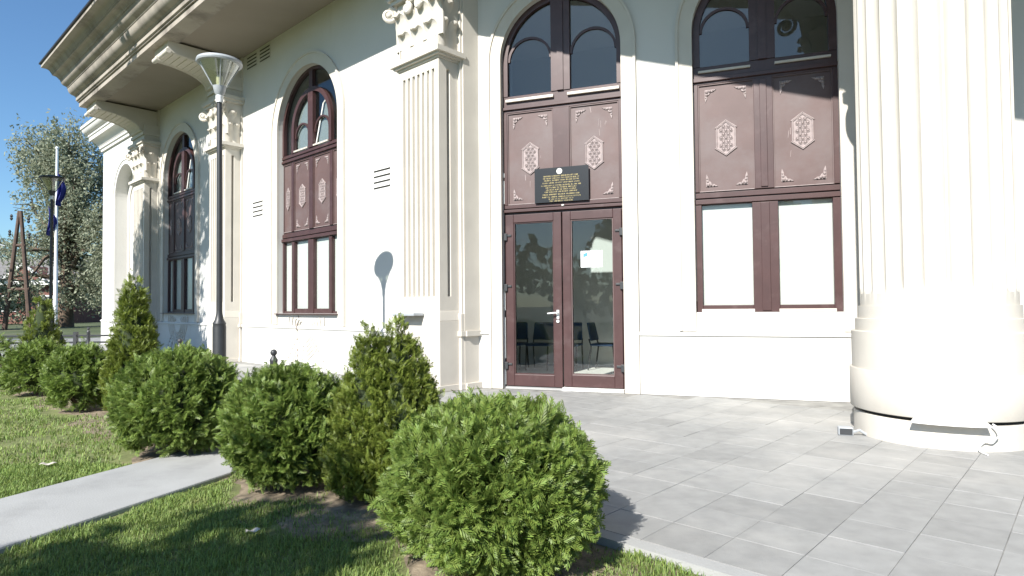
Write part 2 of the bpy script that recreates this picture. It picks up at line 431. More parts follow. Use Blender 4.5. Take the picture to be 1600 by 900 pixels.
def relief(F, c, z0, wd, ht, o, name, parent):
    mb_ = MB()
    mb_.tube([F(c, o, z0), F(c, o, z0 + ht * 0.9)], [0.022, 0.012], 6)
    for k in range(5):
        zz = z0 + ht * (0.08 + 0.17 * k); L_ = wd * (0.55 - 0.07 * k)
        for sg in (-1, 1):
            curl(mb_, F, c, zz, sg * 1.0, 0.55, L_, o, turns=sg * (0.55 + 0.1 * k), rad=0.022)
            curl(mb_, F, c + sg * L_ * 0.35, zz + 0.05, sg * 0.7, -0.5, L_ * 0.55, o, turns=-sg * 0.7, rad=0.018)
            mb_.ball(F(c + sg * L_ * 0.62, o, zz + ht * 0.14), 0.032, 1, 8, 5)
    return part(mb_, name, M['cream'], parent, smooth=True)
relief(FL, NCc, 1.1, 1.0, 3.2, -0.325, 'carved_relief', niche)
# carved panels under the windows
relief(FL, W1c, 0.10, 1.9, 0.52, 0.018, 'carved_relief', bld)
relief(FL, W2c, 0.10, 1.9, 0.52, 0.026, 'carved_relief', bld)
# base band and ledge moulding, broken by pilasters and the door
def ledge(F, a, b):
    mb_ = MB()
    mb_.prism_s(F, [(-0.01, 0.735), (0.028, 0.735), (0.028, 0.755), (0.05, 0.765), (0.05, 0.79), (0.02, 0.815), (-0.01, 0.82)], a, b)
    part(mb_, 'ledge', M['plaster'])
    mb_ = MB(); mb_.box(F, a, b, -0.01, 0.022, 0.0, 0.735); part(mb_, 'base_band', M['plaster'])
P1 = (-7.44, -6.55); P2 = (-14.45, -13.62); P3 = (-19.80, -18.87)
ledge(FL, LS0 - 0.02, P3[0] - 0.08); ledge(FL, P3[1] + 0.08, P2[0] - 0.08); ledge(FL, P2[1] + 0.08, P1[0] - 0.08)
ledge(FR, -2.21, DRc - 0.86 - 0.20); ledge(FR, DRc + 0.86 + 0.20, 7.4)

# archivolt bands round the openings
def surround(F, c, w_, zb, zs, band, material, proud=0.03):
    mb_ = MB(); r = w_ / 2
    mb_.ring(F, c, zs, r - 0.002, r + band, -0.015, proud, n=36)
    mb_.ring(F, c, zs, r + band, r + band + 0.035, -0.015, proud + 0.02, n=36)
    for sg in (-1, 1):
        a, b = sorted((c + sg * (r - 0.002), c + sg * (r + band)))
        mb_.box(F, a, b, -0.015, proud, zb, zs)
        a, b = sorted((c + sg * (r + band), c + sg * (r + band + 0.035)))
        mb_.box(F, a, b, -0.015, proud + 0.02, zb, zs)
    part(mb_, 'surround', material)
surround(FL, W1c, WLW, 0.825, 4.62, 0.19, M['cream'])
surround(FL, W2c, WLW, 0.825, 4.62, 0.19, M['cream'])
surround(FL, NCc, 1.95, 0.825, 4.66, 0.12, M['plaster'])
surround(FR, DRc, 1.72, 0.0, 4.66, 0.16, M['cream'])
surround(FR, WRc, WRW, 0.825, 4.66, 0.17, M['cream'])

# ------------------------------------------------------------------ ornament masters (shared meshes)
def FI(s, o, z): return Vector((s, o, z))
def medallion_mesh():
    mb_ = MB(); w2, h2, ch = 0.112, 0.21, 0.085
    oc = [(-w2, -h2 + ch), (0, -h2), (w2, -h2 + ch), (w2, h2 - ch), (0, h2), (-w2, h2 - ch)]
    mb_.prism(FI, [(x * 0.97, z * 0.97) for x, z in oc], 0, 0.006)
    n = len(oc)
    for i in range(n):
        a, b = Vector((oc[i][0], 0.008, oc[i][1])), Vector((oc[(i + 1) % n][0], 0.008, oc[(i + 1) % n][1]))
        mb_.tube([a, b], 0.010, 5)
    for sg in (-1, 1):   # little eyebrow mouldings
        mb_.tube([Vector((-w2 - 0.018, 0.008, sg * (h2 - ch + 0.004))), Vector((0, 0.008, sg * (h2 + 0.016))), Vector((w2 + 0.018, 0.008, sg * (h2 - ch + 0.004)))], 0.008, 5)
    for k in range(-3, 4):
        for q in (-1, 0, 1):
            x = q * 0.058 + (0.029 if k % 2 else 0); 
            if abs(x) > 0.085: continue
            z = k * 0.048
            if abs(z) > h2 - ch * abs(x) / w2 - 0.03: continue
            mb_.ball((x, 0.008, z), 0.018, 1.0, 6, 4)
            mb_.ring(FI, x, z, 0.021, 0.027, 0.004, 0.014, 0, 2 * math.pi, 8)
    return mb_
def corner_mesh():
    mb_ = MB()   # ornament in the lower-left corner, arms along +s and +z
    mb_.prism(FI, [(0, 0), (0.14, 0.0), (0.10, 0.028), (0.07, 0.03), (0.055, 0.06), (0.03, 0.075), (0.028, 0.11), (0.008, 0.16), (0, 0.12)], 0, 0.010)
    for x, z, r in ((0.025, 0.025, 0.024), (0.06, 0.02, 0.018), (0.02, 0.065, 0.018), (0.10, 0.012, 0.012), (0.012, 0.10, 0.012)):
        mb_.ball((x, 0.010, z), r, 1, 7, 4)
    return mb_
def master(mb_, nm, material):
    me = bpy.data.meshes.new(nm); me.from_pydata(mb_.v, [], mb_.f); me.materials.append(material); me.update(); return me
MED = master(medallion_mesh(), 'medallion', M['ornament']); CORN = master(corner_mesh(), 'corner_ornament', M['ornament'])
def place(me, nm, F, s, o, z, parent, sx=1, sz=1):
    ob = bpy.data.objects.new(nm, me); COL.objects.link(ob); ob.parent = parent
    ex = F(1, 0, 0) - F(0, 0, 0); ey = F(0, 1, 0) - F(0, 0, 0); p = F(s, o, z) - bld.location
    ob.matrix_local = Matrix(((ex.x * sx, ey.x, 0, p.x), (ex.y * sx, ey.y, 0, p.y), (0, 0, sz, p.z), (0, 0, 0, 1)))
    return ob

def arch_poly(c, r, zs, zb, half, gap, n=18):
    """polygon of half an arched light: half=-1 left, 1 right; gap = half mullion"""
    pts = [(c + half * gap, zb)]
    a_end = math.acos(gap / r)
    pts.append((c + half * r, zb))
    for i in range(n + 1):
        a = a_end * i / n
        pts.append((c + half * r * math.cos(a), zs + r * math.sin(a)))
    return pts

def panel_part(F, a, b, z0, z1, o, win, med=True, orn=True, half_med=False):
    mb_ = MB(); mb_.box(F, a + 0.004, b - 0.004, o - 0.02, o, z0, z1)
    p = part(mb_, 'panel', M['panel'], win)
    # raised bead frame of the panel
    mb_ = MB(); t = 0.014
    mb_.box(F, a, b, o, o + 0.018, z0, z0 + t); mb_.box(F, a, b, o, o + 0.018, z1 - t, z1)
    mb_.box(F, a, a + t, o, o + 0.018, z0 + t, z1 - t); mb_.box(F, b - t, b, o, o + 0.018, z0 + t, z1 - t)
    part(mb_, 'panel_bead', M['panel'], win)
    mb_ = MB(); mb_.box(F, a + 0.01, b - 0.01, o + 0.018, o + 0.021, z0 + 0.001, z0 + 0.009)
    part(mb_, 'pale_edge', M['ornament'], win)  # thin pale strip along the lower bead of each panel
    w_ = b - a
    if med: place(MED, 'medallion', F, (a + b) / 2, o + 0.001, z0 + (z1 - z0) * 0.49, win, min(1, w_ / 0.62))
    if orn:
        e = 0.085 if w_ > 0.5 else 0.04
        k = min(1, w_ / 0.62)
        for sx in (1, -1):
            for sz in (1, -1):
                place(CORN, 'corner_ornament', F, (a + e) if sx > 0 else (b - e), o + 0.001, (z0 + 0.07) if sz > 0 else (z1 - 0.07), win, sx * k, sz)

def arched_light(F, win, c, r, zs, zb, mull, o, jamb, arcs, glass='glass_dark'):
    """upper arched glazing: frame ring, mullion, two panes with small arched muntins"""
    mb_ = MB()
    mb_.ring(F, c, zs, r - jamb, r, o - 0.05, o + 0.03, n=36)
    for sg in (-1, 1):
        a, b = sorted((c + sg * (r - jamb), c + sg * r)); mb_.box(F, a, b, o - 0.05, o + 0.03, zb, zs)
    top = zs + math.sqrt(max(0, (r - jamb) ** 2 - (mull / 2) ** 2)) + 0.01
    mb_.box(F, c - mull / 2, c + mull / 2, o - 0.05, o + 0.034, zb, top)
    mb_.box(F, c - mull * 0.16, c + mull * 0.16, o + 0.034, o + 0.052, zb, top - 0.02)
    part(mb_, 'arch_frame', M['brown'], win, smooth=True)
    rr = (r - jamb - mull / 2) / 2
    for sg in (-1, 1):
        mb_ = MB(); mb_.prism(F, arch_poly(c, r - jamb + 0.006, zs, zb, sg, mull / 2 - 0.006), o - 0.022, o - 0.016)
        part(mb_, 'pane', M[glass], win)
        if arcs:
            mb_ = MB(); cc = c + sg * (mull / 2 + rr)
            mb_.ring(F, cc, arcs, rr - 0.03, rr + 0.005, o - 0.03, o + 0.005, n=20)
            part(mb_, 'muntin', M['brown'], win, smooth=True)

def frame_box(F, win, boxes, nm='frame', material='brown'):
    mb_ = MB()
    for b in boxes: mb_.box(F, *b)
    return part(mb_, nm, M[material], win, bevel=0.004)

# ------------------------------------------------------------------ window on the right facade
def window_right():
    F = FR; c, w_ = WRc, WRW; a, b = c - w_ / 2, c + w_ / 2; o = -0.10
    win = part(MB().box(F, a, b, o - 0.06, o + 0.0, 2.43, 2.60), 'window', M['brown'])
    win['label'] = 'arched brown window with white lower panes and ornamented panels'
    m0, m1 = c - 0.15, c + 0.15
    frame_box(F, win, [(a, a + 0.085, o - 0.06, o + 0.03, 1.06, 2.43), (b - 0.085, b, o - 0.06, o + 0.03, 1.06, 2.43), (m0, m1, o - 0.06, o + 0.035, 1.06, 2.43),
                       (a + 0.085, m0, o - 0.06, o + 0.02, 1.06, 1.15), (m1, b - 0.085, o - 0.06, o + 0.02, 1.06, 1.15),
                       (a, b, o, o + 0.045, 2.44, 2.50), (a, b, o, o + 0.025, 2.52, 2.585), (a, b, o - 0.06, o + 0.02, 3.99, 4.22), (a, b, o + 0.02, o + 0.05, 4.02, 4.07),
                       (a, a + 0.06, o - 0.06, o + 0.028, 2.60, 3.99), (b - 0.06, b, o - 0.06, o + 0.028, 2.60, 3.99), (m0 + 0.04, m1 - 0.04, o - 0.06, o + 0.03, 2.60, 3.99), (c - 0.04, c + 0.04, o + 0.03, o + 0.045, 2.62, 3.97), (c - 0.05, c + 0.05, o + 0.035, o + 0.05, 1.08, 2.42)])
    for x0, x1 in ((a + 0.07, m0 + 0.01), (m1 - 0.01, b - 0.07)):
        frame_box(F, win, [(x0, x1, o + 0.02, o + 0.055, 1.062, 1.10)], 'sill_strip', 'sill')
        frame_box(F, win, [(x0, x1, o + 0.02, o + 0.05, 4.135, 4.165)], 'sill_strip', 'sill')
    for x0, x1 in ((a + 0.085, m0), (m1, b - 0.085)):
        part(MB().box(F, x0 - 0.005, x1 + 0.005, o - 0.022, o - 0.016, 1.145, 2.435), 'pane', M['glass'], win)
        part(MB().box(F, x0 - 0.005, x1 + 0.005, o - 0.05, o - 0.042, 1.145, 2.435), 'blind', M['blind'], win)
    panel_part(F, a + 0.06, m0 + 0.04, 2.60, 3.99, o - 0.005, win); panel_part(F, m1 - 0.04, b - 0.06, 2.60, 3.99, o - 0.005, win)
    arched_light(F, win, c, w_ / 2, 4.66, 4.22, 0.30, o, 0.09, 4.66)
    # caulk line down the left jamb
    frame_box(F, win, [(a + 0.0015, a + 0.012, o + 0.03, o + 0.034, 1.2, 3.9)], 'caulk', 'sill')
window_right()

# ------------------------------------------------------------------ entrance door
def entrance():
    F = FR; c = DRc; a, b = c - 0.86, c + 0.86; o = -0.10
    door = part(MB().box(F, a, b, o - 0.06, o + 0.0, 2.46, 2.60), 'door', M['brown'])
    door['label'] = 'brown double glass door under ornamented panels and arched light'
    m0, m1 = c - 0.12, c + 0.12
    frame_box(F, door, [(a, a + 0.05, o - 0.06, o + 0.01, 0.0, 2.46), (b - 0.05, b, o - 0.06, o + 0.01, 0.0, 2.46), (a, b, o, o + 0.045, 2.49, 2.53), (a, b, o, o + 0.025, 2.545, 2.595),
                        (a, b, o - 0.06, o + 0.02, 3.92, 4.16), (a, b, o + 0.02, o + 0.05, 3.96, 4.0),
                        (a, a + 0.06, o - 0.06, o + 0.028, 2.60, 3.92), (b - 0.06, b, o - 0.06, o + 0.028, 2.60, 3.92), (m0, m1, o - 0.06, o + 0.03, 2.60, 3.92)])
    for x0, x1 in ((a + 0.05, c - 0.10), (c + 0.10, b - 0.04)):
        frame_box(F, door, [(x0, x1, o + 0.02, o + 0.06, 4.07, 4.11)], 'sill_strip', 'sill')
    panel_part(F, a + 0.06, m0, 2.60, 3.92, o - 0.005, door); panel_part(F, m1, b - 0.06, 2.60, 3.92, o - 0.005, door)
    arched_light(F, door, c, 0.86, 4.66, 4.16, 0.27, o, 0.075, 4.66)
    # leaves
    for x0, x1, t in ((a + 0.035, c - 0.008, 0), (c + 0.008, b - 0.035, 1)):
        st = 0.115; zb, zt = (0.035, 2.455) if t == 0 else (0.05, 2.455)
        lf = part(MB().box(F, x0, x0 + st, o - 0.03, o + 0.045, zb, zt).box(F, x1 - st, x1, o - 0.03, o + 0.045, zb, zt).box(F, x0 + st, x1 - st, o - 0.03, o + 0.044, zb, zb + 0.165).box(F, x0 + st, x1 - st, o - 0.03, o + 0.044, zt - 0.115, zt), 'door_leaf', M['brown'], door, bevel=0.006)
        bead = MB(); q0, q1, y0, y1 = x0 + st, x1 - st, zb + 0.165, zt - 0.115
        bead.box(F, q0, q0 + 0.014, o - 0.02, o + 0.03, y0, y1).box(F, q1 - 0.014, q1, o - 0.02, o + 0.03, y0, y1).box(F, q0 + 0.014, q1 - 0.014, o - 0.02, o + 0.03, y0, y0 + 0.014).box(F, q0 + 0.014, q1 - 0.014, o - 0.02, o + 0.03, y1 - 0.014, y1)
        part(bead, 'glazing_bead', M['panel'] if t else M['brown'], door)
        part(MB().box(F, q0 + 0.003, q1 - 0.003, o - 0.002, o + 0.004, y0 + 0.003, y1 - 0.003), 'pane', M['glass'], door)
        for zz in (0.32, 1.42, 2.14):
            hx = x0 if t == 0 else x1
            hm = MB(); hm.box(F, hx - 0.025, hx + 0.025, o + 0.045, o + 0.075, zz - 0.05, zz + 0.05)
            sg = 1 if t == 0 else -1
            h0, h1 = sorted((hx + sg * 0.025, hx + sg * 0.085)); hm.box(F, h0, h1, o + 0.045, o + 0.06, zz + 0.005, zz + 0.035)
            part(hm, 'hinge', M['darkmetal'], door, bevel=0.004)
    hx = c - 0.065
    hm = MB(); hm.box(F, hx - 0.018, hx + 0.018, o + 0.045, o + 0.055, 0.98, 1.10)
    hm.tube([F(hx, o + 0.055, 1.06), F(hx, o + 0.10, 1.06), F(hx - 0.03, o + 0.108, 1.06), F(hx - 0.135, o + 0.105, 1.052)], [0.012, 0.012, 0.013, 0.011], 8)
    part(hm, 'handle', M['whitemetal'], door, smooth=True)
    part(MB().tube([F(hx, o + 0.045, 0.945), F(hx, o + 0.062, 0.945)], 0.022, 12), 'lock', M['whitemetal'], door, smooth=True)
    part(MB().box(F, a + 0.03, c - 0.0, o - 0.06, o + 0.09, 0.0, 0.026), 'threshold', M['concrete'], door)
    part(MB().box(F, c + 0.002, b - 0.02, o - 0.06, o + 0.11, 0.0, 0.042), 'threshold', M['white'], door)
    for z0, z1 in ((0.05, 0.35), (0.42, 1.0), (1.1, 1.45), (2.62, 2.95), (3.0, 3.06)):
        part(MB().box(F, a + 0.002, a + 0.018, o + 0.031, o + 0.035, z0, z1), 'caulk', M['white'], door)
    part(MB().ball(F(c + 0.02, o + 0.048, 2.545), 0.022, 0.7), 'door_contact', M['white'], door, smooth=True)
entrance()

def scratches(s0, s1, z0, z1, n, nm):
    for k in range(n):
        s_ = rnd.uniform(s0, s1); z_ = rnd.uniform(z0, z1); ln = rnd.uniform(0.03, 0.13); w_ = rnd.uniform(0.003, 0.007); dx = rnd.uniform(-0.02, 0.02)
        m2 = MB(); m2.add([FR(s_, -0.1035, z_), FR(s_ + w_, -0.1035, z_ + 0.01), FR(s_ + w_ + dx, -0.1035, z_ + ln), FR(s_ + dx, -0.1035, z_ + ln * 0.93)], [(0, 1, 2, 3)])
        part(m2, nm, M['ornament'])
scratches(-0.70, -0.35, 3.45, 3.80, 7, 'paint_scratch'); scratches(1.85, 2.0, 2.8, 3.3, 3, 'paint_scratch'); scratches(-1.60, -1.25, 2.75, 3.5, 3, 'paint_scratch'); scratches(0.95, 1.3, 2.8, 3.4, 2, 'paint_scratch')

# ------------------------------------------------------------------ wide arched windows of the left facade
def window_left(c, label):
    F = FL; w_ = WLW; a, b = c - w_ / 2, c + w_ / 2; o = -0.12; r = w_ / 2; zs = 4.62
    win = part(MB().box(F, a, b, o - 0.06, o + 0.0, 2.45, 2.66), 'window', M['brown']); win['label'] = label
    p0, p1 = c - 0.735, c + 0.735; m0, m1 = c - 0.10, c + 0.10
    frame_box(F, win, [(a, a + 0.05, o - 0.06, o + 0.02, 1.05, 2.45), (b - 0.05, b, o - 0.06, o + 0.02, 1.05, 2.45), (p0 - 0.0, p0 + 0.10, o - 0.06, o + 0.03, 1.05, 2.45), (p1 - 0.10, p1, o - 0.06, o + 0.03, 1.05, 2.45), (m0, m1, o - 0.06, o + 0.035, 1.05, 2.45),
                       (a + 0.05, p0, o - 0.06, o + 0.01, 1.05, 1.09), (p1, b - 0.05, o - 0.06, o + 0.01, 1.05, 1.09), (p0 + 0.10, m0, o - 0.06, o + 0.02, 1.05, 1.14), (m1, p1 - 0.10, o - 0.06, o + 0.02, 1.05, 1.14),
                       (a, b, o, o + 0.05, 2.47, 2.53), (a, b, o, o + 0.03, 2.55, 2.62), (a, b, o - 0.06, o + 0.02, 4.02, 4.20), (a, b, o + 0.02, o + 0.05, 4.05, 4.09), (a, b, o + 0.02, o + 0.04, 4.13, 4.18),
                       (p0 - 0.02, p0 + 0.07, o - 0.06, o + 0.028, 2.66, 4.02), (p1 - 0.07, p1 + 0.02, o - 0.06, o + 0.028, 2.66, 4.02), (m0 + 0.03, m1 - 0.03, o - 0.06, o + 0.03, 2.66, 4.02)])
    frame_box(F, win, [(a - 0.02, b + 0.02, o + 0.02, o + 0.20, 1.03, 1.048)], 'sill_strip', 'brown')
    for x0, x1, kind in ((a + 0.05, p0, 0), (p0 + 0.10, m0, 1), (m1, p1 - 0.10, 1), (p1, b - 0.05, 0)):
        part(MB().box(F, x0 - 0.005, x1 + 0.005, o - 0.022, o - 0.016, 1.085, 2.455), 'pane', M['glass'], win)
        part(MB().box(F, x0 - 0.005, x1 + 0.005, o - 0.05, o - 0.042, 1.085, 2.455), 'blind', M['blind'], win)
    panel_part(F, a + 0.02, p0 - 0.02, 2.66, 4.02, o - 0.005, win, True, False); panel_part(F, p1 + 0.02, b - 0.02, 2.66, 4.02, o - 0.005, win, True, False)
    panel_part(F, p0 + 0.07, m0 + 0.03, 2.66, 4.02, o - 0.005, win); panel_part(F, m1 - 0.03, p1 - 0.07, 2.66, 4.02, o - 0.005, win)
    # outer arch with glazing between it and the inner arch
    mb_ = MB(); mb_.ring(F, c, zs, r - 0.06, r, o - 0.05, o + 0.03, n=40)
    for sg in (-1, 1):
        x0, x1 = sorted((c + sg * (r - 0.06), c + sg * r)); mb_.box(F, x0, x1, o - 0.05, o + 0.03, 4.20, zs)
    mb_.box(F, c - 0.06, c + 0.06, o - 0.05, o + 0.034, zs + 0.735, zs + r - 0.05)
    part(mb_, 'arch_frame', M['brown'], win, smooth=True)
    for sg in (-1, 1):
        mb_ = MB(); mb_.prism(F, arch_poly(c, r - 0.055, zs, 4.20, sg, 0.0), o - 0.032, o - 0.027)
        part(mb_, 'pane', M['glass_dark'], win)
    mb_ = MB(); mb_.ring(F, c, zs, 0.645, 0.735, o - 0.026, o + 0.04, n=36)
    for sg in (-1, 1):
        x0, x1 = sorted((c + sg * 0.645, c + sg * 0.735)); mb_.box(F, x0, x1, o - 0.026, o + 0.04, 4.20, zs)
    mb_.box(F, c - 0.09, c + 0.09, o - 0.026, o + 0.045, 4.20, zs + 0.65)
    part(mb_, 'inner_arch_frame', M['brown'], win, smooth=True)
    for sg in (-1, 1):
        cc = c + sg * 0.3675
        mb_ = MB(); mb_.ring(F, cc, 4.48, 0.235, 0.268, o - 0.025, o + 0.015, n=18); part(mb_, 'muntin', M['brown'], win, smooth=True)
        mb_ = MB(); mb_.box(F, cc - 0.26, cc + 0.26, o + 0.015, o + 0.05, 4.205, 4.235); part(mb_, 'sill_strip', M['sill'], win)
    # white roller blind behind the inner arch lights; the right sash is tilted
    mb_ = MB(); mb_.prism(F, arch_poly(c, 0.64, zs, 4.21, -1, 0.09), o - 0.06, o - 0.05); part(mb_, 'blind', M['blind'], win)
    mb_ = MB(); mb_.prism(F, [(c + 0.12, 4.22), (c + 0.62, 4.22), (c + 0.62, 4.62), (c + 0.50, 4.95), (c + 0.40, 5.0)], o - 0.06, o - 0.05); part(mb_, 'blind', M['blind'], win)
    mb_ = MB(); mb_.tube([F(c + 0.10, o - 0.03, 4.24), F(c + 0.36, o - 0.03, 4.98), F(c + 0.44, o - 0.03, 5.02)], 0.018, 6); part(mb_, 'tilted_sash_edge', M['white'], win)
window_left(W1c, 'wide arched window in full sun with a tilted sash')
window_left(W2c, 'wide arched window lying in tree shade')

# ------------------------------------------------------------------ pilasters with capitals and brackets
def leaf(F, s, o, z, w_, h, out, ds=0, do=1, n=7):
    """acanthus leaf rising from (s,o,z), curling outwards along (ds,do)"""
    V = []; Fc = []
    prof = [(0.0, 0.0), (0.35, 0.03), (0.62, 0.10), (0.82, 0.30), (0.95, 0.62), (0.98, 0.90), (0.90, 1.02)]
    wid = [0.92, 1.0, 0.98, 0.92, 0.80, 0.58, 0.25]
    px, py = -do, ds
    for (t, q), wd in zip(prof, wid):
        for k in (-1, -0.55, 0, 0.55, 1):
            bulge = (0.018 if k == 0 else (-0.006 if abs(k) == 1 else 0.01))
            e = q * out + bulge
            V.append(F(s + px * k * wd * w_ / 2 + ds * e, o + py * k * wd * w_ / 2 + do * e, z + t * h))
    for i in range(len(prof) - 1):
        for k in range(4):
            Fc.append((i * 5 + k, i * 5 + k + 1, (i + 1) * 5 + k + 1, (i + 1) * 5 + k))
    m2 = MB(); m2.add(V, Fc)
    # back shell for thickness
    V2 = [Vector(v) - ((F(ds, do, 0) - F(0, 0, 0)) * 0.025) - Vector((0, 0, 0.012)) for v in V]
    m2.add(V2, [tuple(reversed(f)) for f in Fc])
    nn = len(V); R = len(prof)
    rim = [(i * 5) for i in range(R)] + [(R - 1) * 5 + k for k in range(1, 5)] + [i * 5 + 4 for i in range(R - 2, -1, -1)]
    for i in range(len(rim) - 1): m2.f.append((rim[i], rim[i + 1], nn + rim[i + 1], nn + rim[i]))
    return m2
def volute(F, s, o, z, ds, do, r=0.10):
    m2 = MB(); ex = Vector((ds, do)).normalized()
    # spiral scroll in the plane spanned by (ds,do) and z
    pts = []
    for i in range(26):
        t = i / 25; a = math.pi * 0.5 + t * 2 * math.pi * 1.6; rr = r * (1 - 0.72 * t)
        pts.append(F(s + ex.x * math.cos(a) * rr, o + ex.y * math.cos(a) * rr, z + math.sin(a) * rr))
    m2.tube(pts, [0.034 * (1 - 0.35 * i / 25) for i in range(26)], 8)
    m2.ball(F(s, o, z), r * 0.42, 1, 10, 6)
    return m2
def flute_poly(a, b, o0, o1, nfl, side_groove):
    """cross-section (s,o) of a pilaster with nfl flutes on the front (o1) and one groove on the right side"""
    poly = [(a, o0), (a, o1)]
    mg = (b - a) * 0.075; pitch_ = (b - a - 2 * mg) / nfl; fw = pitch_ * 0.56; r = fw / 2
    for i in range(nfl):
        cx = a + mg + pitch_ * (i + 0.5)
        for k in range(7):
            t = math.pi * k / 6; poly.append((cx - r * math.cos(t), o1 - r * 2.1 * math.sin(t) ** 0.6))
    poly.append((b, o1))
    if side_groove:
        g0 = o0 + (o1 - o0) * 0.42; g1 = o0 + (o1 - o0) * 0.60
        poly += [(b, g1), (b - 0.07, g1 - 0.01), (b - 0.07, g0 + 0.01), (b, g0)]
    poly.append((b, o0)); return poly
def pilaster(a, b, front, label):
    F = FL; c = (a + b) / 2; w_ = b - a
    back = 0.035
    root = part(MB().box(F, a - 0.05, b + 0.05, -0.05, back, 1.06, ZS - 0.0), 'pilaster', M['cream']); root['label'] = label
    mb_ = MB()   # pedestal
    mb_.box(F, a - 0.09, b + 0.09, -0.02, back + 0.05, 0.0, 0.085).box(F, a - 0.05, b + 0.05, back + 0.05, front + 0.055, 0.0, 0.085)
    part(mb_, 'plinth', M['cream'], root, bevel=0.006)
    mb_ = MB(); mb_.box(F, a - 0.07, b + 0.07, -0.02, back + 0.03, 0.085, 0.74).box(F, a - 0.025, b + 0.025, back + 0.03, front + 0.025, 0.085, 0.96)
    mb_.box(F, a - 0.07, b + 0.07, -0.02, back + 0.03, 0.82, 1.06)
    part(mb_, 'pedestal', M['cream'], root, bevel=0.005)
    mb_ = MB(); mb_.box(F, a - 0.10, b + 0.10, -0.02, back + 0.055, 0.742, 0.818)
    mb_.frustum(F, (a - 0.025, b + 0.025, back, front + 0.025, 0.962), (a - 0.005, b + 0.005, back, front + 0.005, 1.10))
    part(mb_, 'pedestal_moulding', M['cream'], root, bevel=0.004)
    mb_ = MB(); mb_.box(F, a, b, back, front, 1.10, 1.30); mb_.box(F, a, b, back, front, 4.47, 4.60)
    mb_.prism_z(F, flute_poly(a, b, back, front, 7, True), 1.30, 4.47)
    part(mb_, 'shaft', M['cream'], root)
    mb_ = MB()
    for q, z0, z1 in ((0.02, 4.60, 4.63), (0.06, 4.63, 4.66), (0.10, 4.66, 4.73)):
        mb_.box(F, a - q, b + q, -0.03, front + q, z0, z1)
    part(mb_, 'necking', M['cream'], root)
    mb_ = MB(); mb_.frustum(F, (a + 0.01, b - 0.01, back - 0.02, front - 0.02, 4.73), (a - 0.03, b + 0.03, back - 0.02, front + 0.03, 5.52))
    part(mb_, 'capital_bell', M['cream'], root)
    n1 = 3
    for i in range(n1):   # lower row
        x = a + w_ * (i + 0.5) / n1
        part(leaf(F, x, front - 0.015, 4.74, w_ / n1 * 1.02, 0.40, 0.105), 'acanthus_leaf', M['cream'], root, smooth=True)
    for i in range(4):    # upper row
        x = a + w_ * (i) / 3
        part(leaf(F, min(max(x, a + 0.05), b - 0.05), front - 0.012, 4.92, w_ * 0.30, 0.52, 0.12), 'acanthus_leaf', M['cream'], root, smooth=True)
    for y in (0.30, 0.78):
        oo = back + (front - back) * y
        part(leaf(F, b - 0.01, oo, 4.74, 0.17, 0.42, 0.10, 1, 0), 'acanthus_leaf', M['cream'], root, smooth=True)
        part(leaf(F, a + 0.01, oo, 4.74, 0.17, 0.42, 0.10, -1, 0), 'acanthus_leaf', M['cream'], root, smooth=True)
    part(leaf(F, b - 0.01, back + (front - back) * 0.55, 4.95, 0.2, 0.48, 0.11, 1, 0), 'acanthus_leaf', M['cream'], root, smooth=True)
    for sg, x in ((-1, a - 0.10), (1, b + 0.10)):
        part(volute(F, x, front + 0.10, 5.46, sg * 0.7, 0.7, 0.115), 'volute', M['cream'], root, smooth=True)
    for sg in (-1, 1):
        part(volute(F, c + sg * 0.13, front + 0.09, 5.44, sg, 0.15, 0.075), 'volute', M['cream'], root, smooth=True)
    mb_ = MB(); mb_.ball(F(c, front + 0.09, 5.60), 0.05, 1)
    for k in range(6):
        an = k * math.pi / 3; mb_.ball(F(c + 0.075 * math.cos(an), front + 0.075, 5.60 + 0.075 * math.sin(an)), 0.042, 1, 8, 5)
    part(mb_, 'rosette', M['cream'], root, smooth=True)
    mb_ = MB()
    for q, z0, z1 in ((0.03, 5.52, 5.60), (0.10, 5.60, 5.66), (0.14, 5.66, 5.74)):
        mb_.box(F, a - q, b + q, -0.03, front + q - 0.02, z0, z1)
    part(mb_, 'abacus', M['cream'], root)
    mb_ = MB(); mb_.box(F, a - 0.03, b + 0.03, -0.03, front + 0.02, 5.74, 5.90); mb_.box(F, a - 0.06, b + 0.06, -0.03, front + 0.06, 5.90, 5.98); mb_.box(F, a - 0.03, b + 0.03, -0.03, front + 0.02, 5.98, 6.20)
    part(mb_, 'impost_block', M['cream'], root)
    # scrolled bracket carrying the cornice
    br = MB(); poly = [(front + 0.02, 6.19), (front + 0.02, 5.99)]
    x0, x1 = front + 0.10, 1.50
    for i in range(13):
        t = i / 12; an = math.pi / 2 * t
        poly.append((x0 + (x1 - x0) * (1 - math.cos(an)), 6.02 + 0.36 * math.sin(an)))
    poly += [(1.50, 6.60), (0.0, 6.60), (0.0, 6.19)]
    br.prism_s(F, poly, a + 0.02, b - 0.02)
    bracket = part(br, 'bracket', M['cream'], root)
    rb = MB()
    for i in range(1, 12):
        t = i / 12; an = math.pi / 2 * t; oo = x0 + (x1 - x0) * (1 - math.cos(an)); zz = 6.02 + 0.36 * math.sin(an)
        rb.tube([F(a + 0.10, oo, zz + 0.002), F(b - 0.10, oo, zz - 0.004)], 0.014, 5)
    for xs in (a + 0.05, b - 0.05):
        rb.tube([F(xs, x0 + (x1 - x0) * (1 - math.cos(math.pi / 2 * i / 10)), 6.02 + 0.36 * math.sin(math.pi / 2 * i / 10)) for i in range(11)], 0.022, 6)
    part(rb, 'bracket_rib', M['cream'], root, smooth=True)
    ro = MB(); ro.tube([F(a - 0.01, 1.50, 6.39), F(a + w_ * 0.33, 1.50, 6.39)], 0.05, 10)
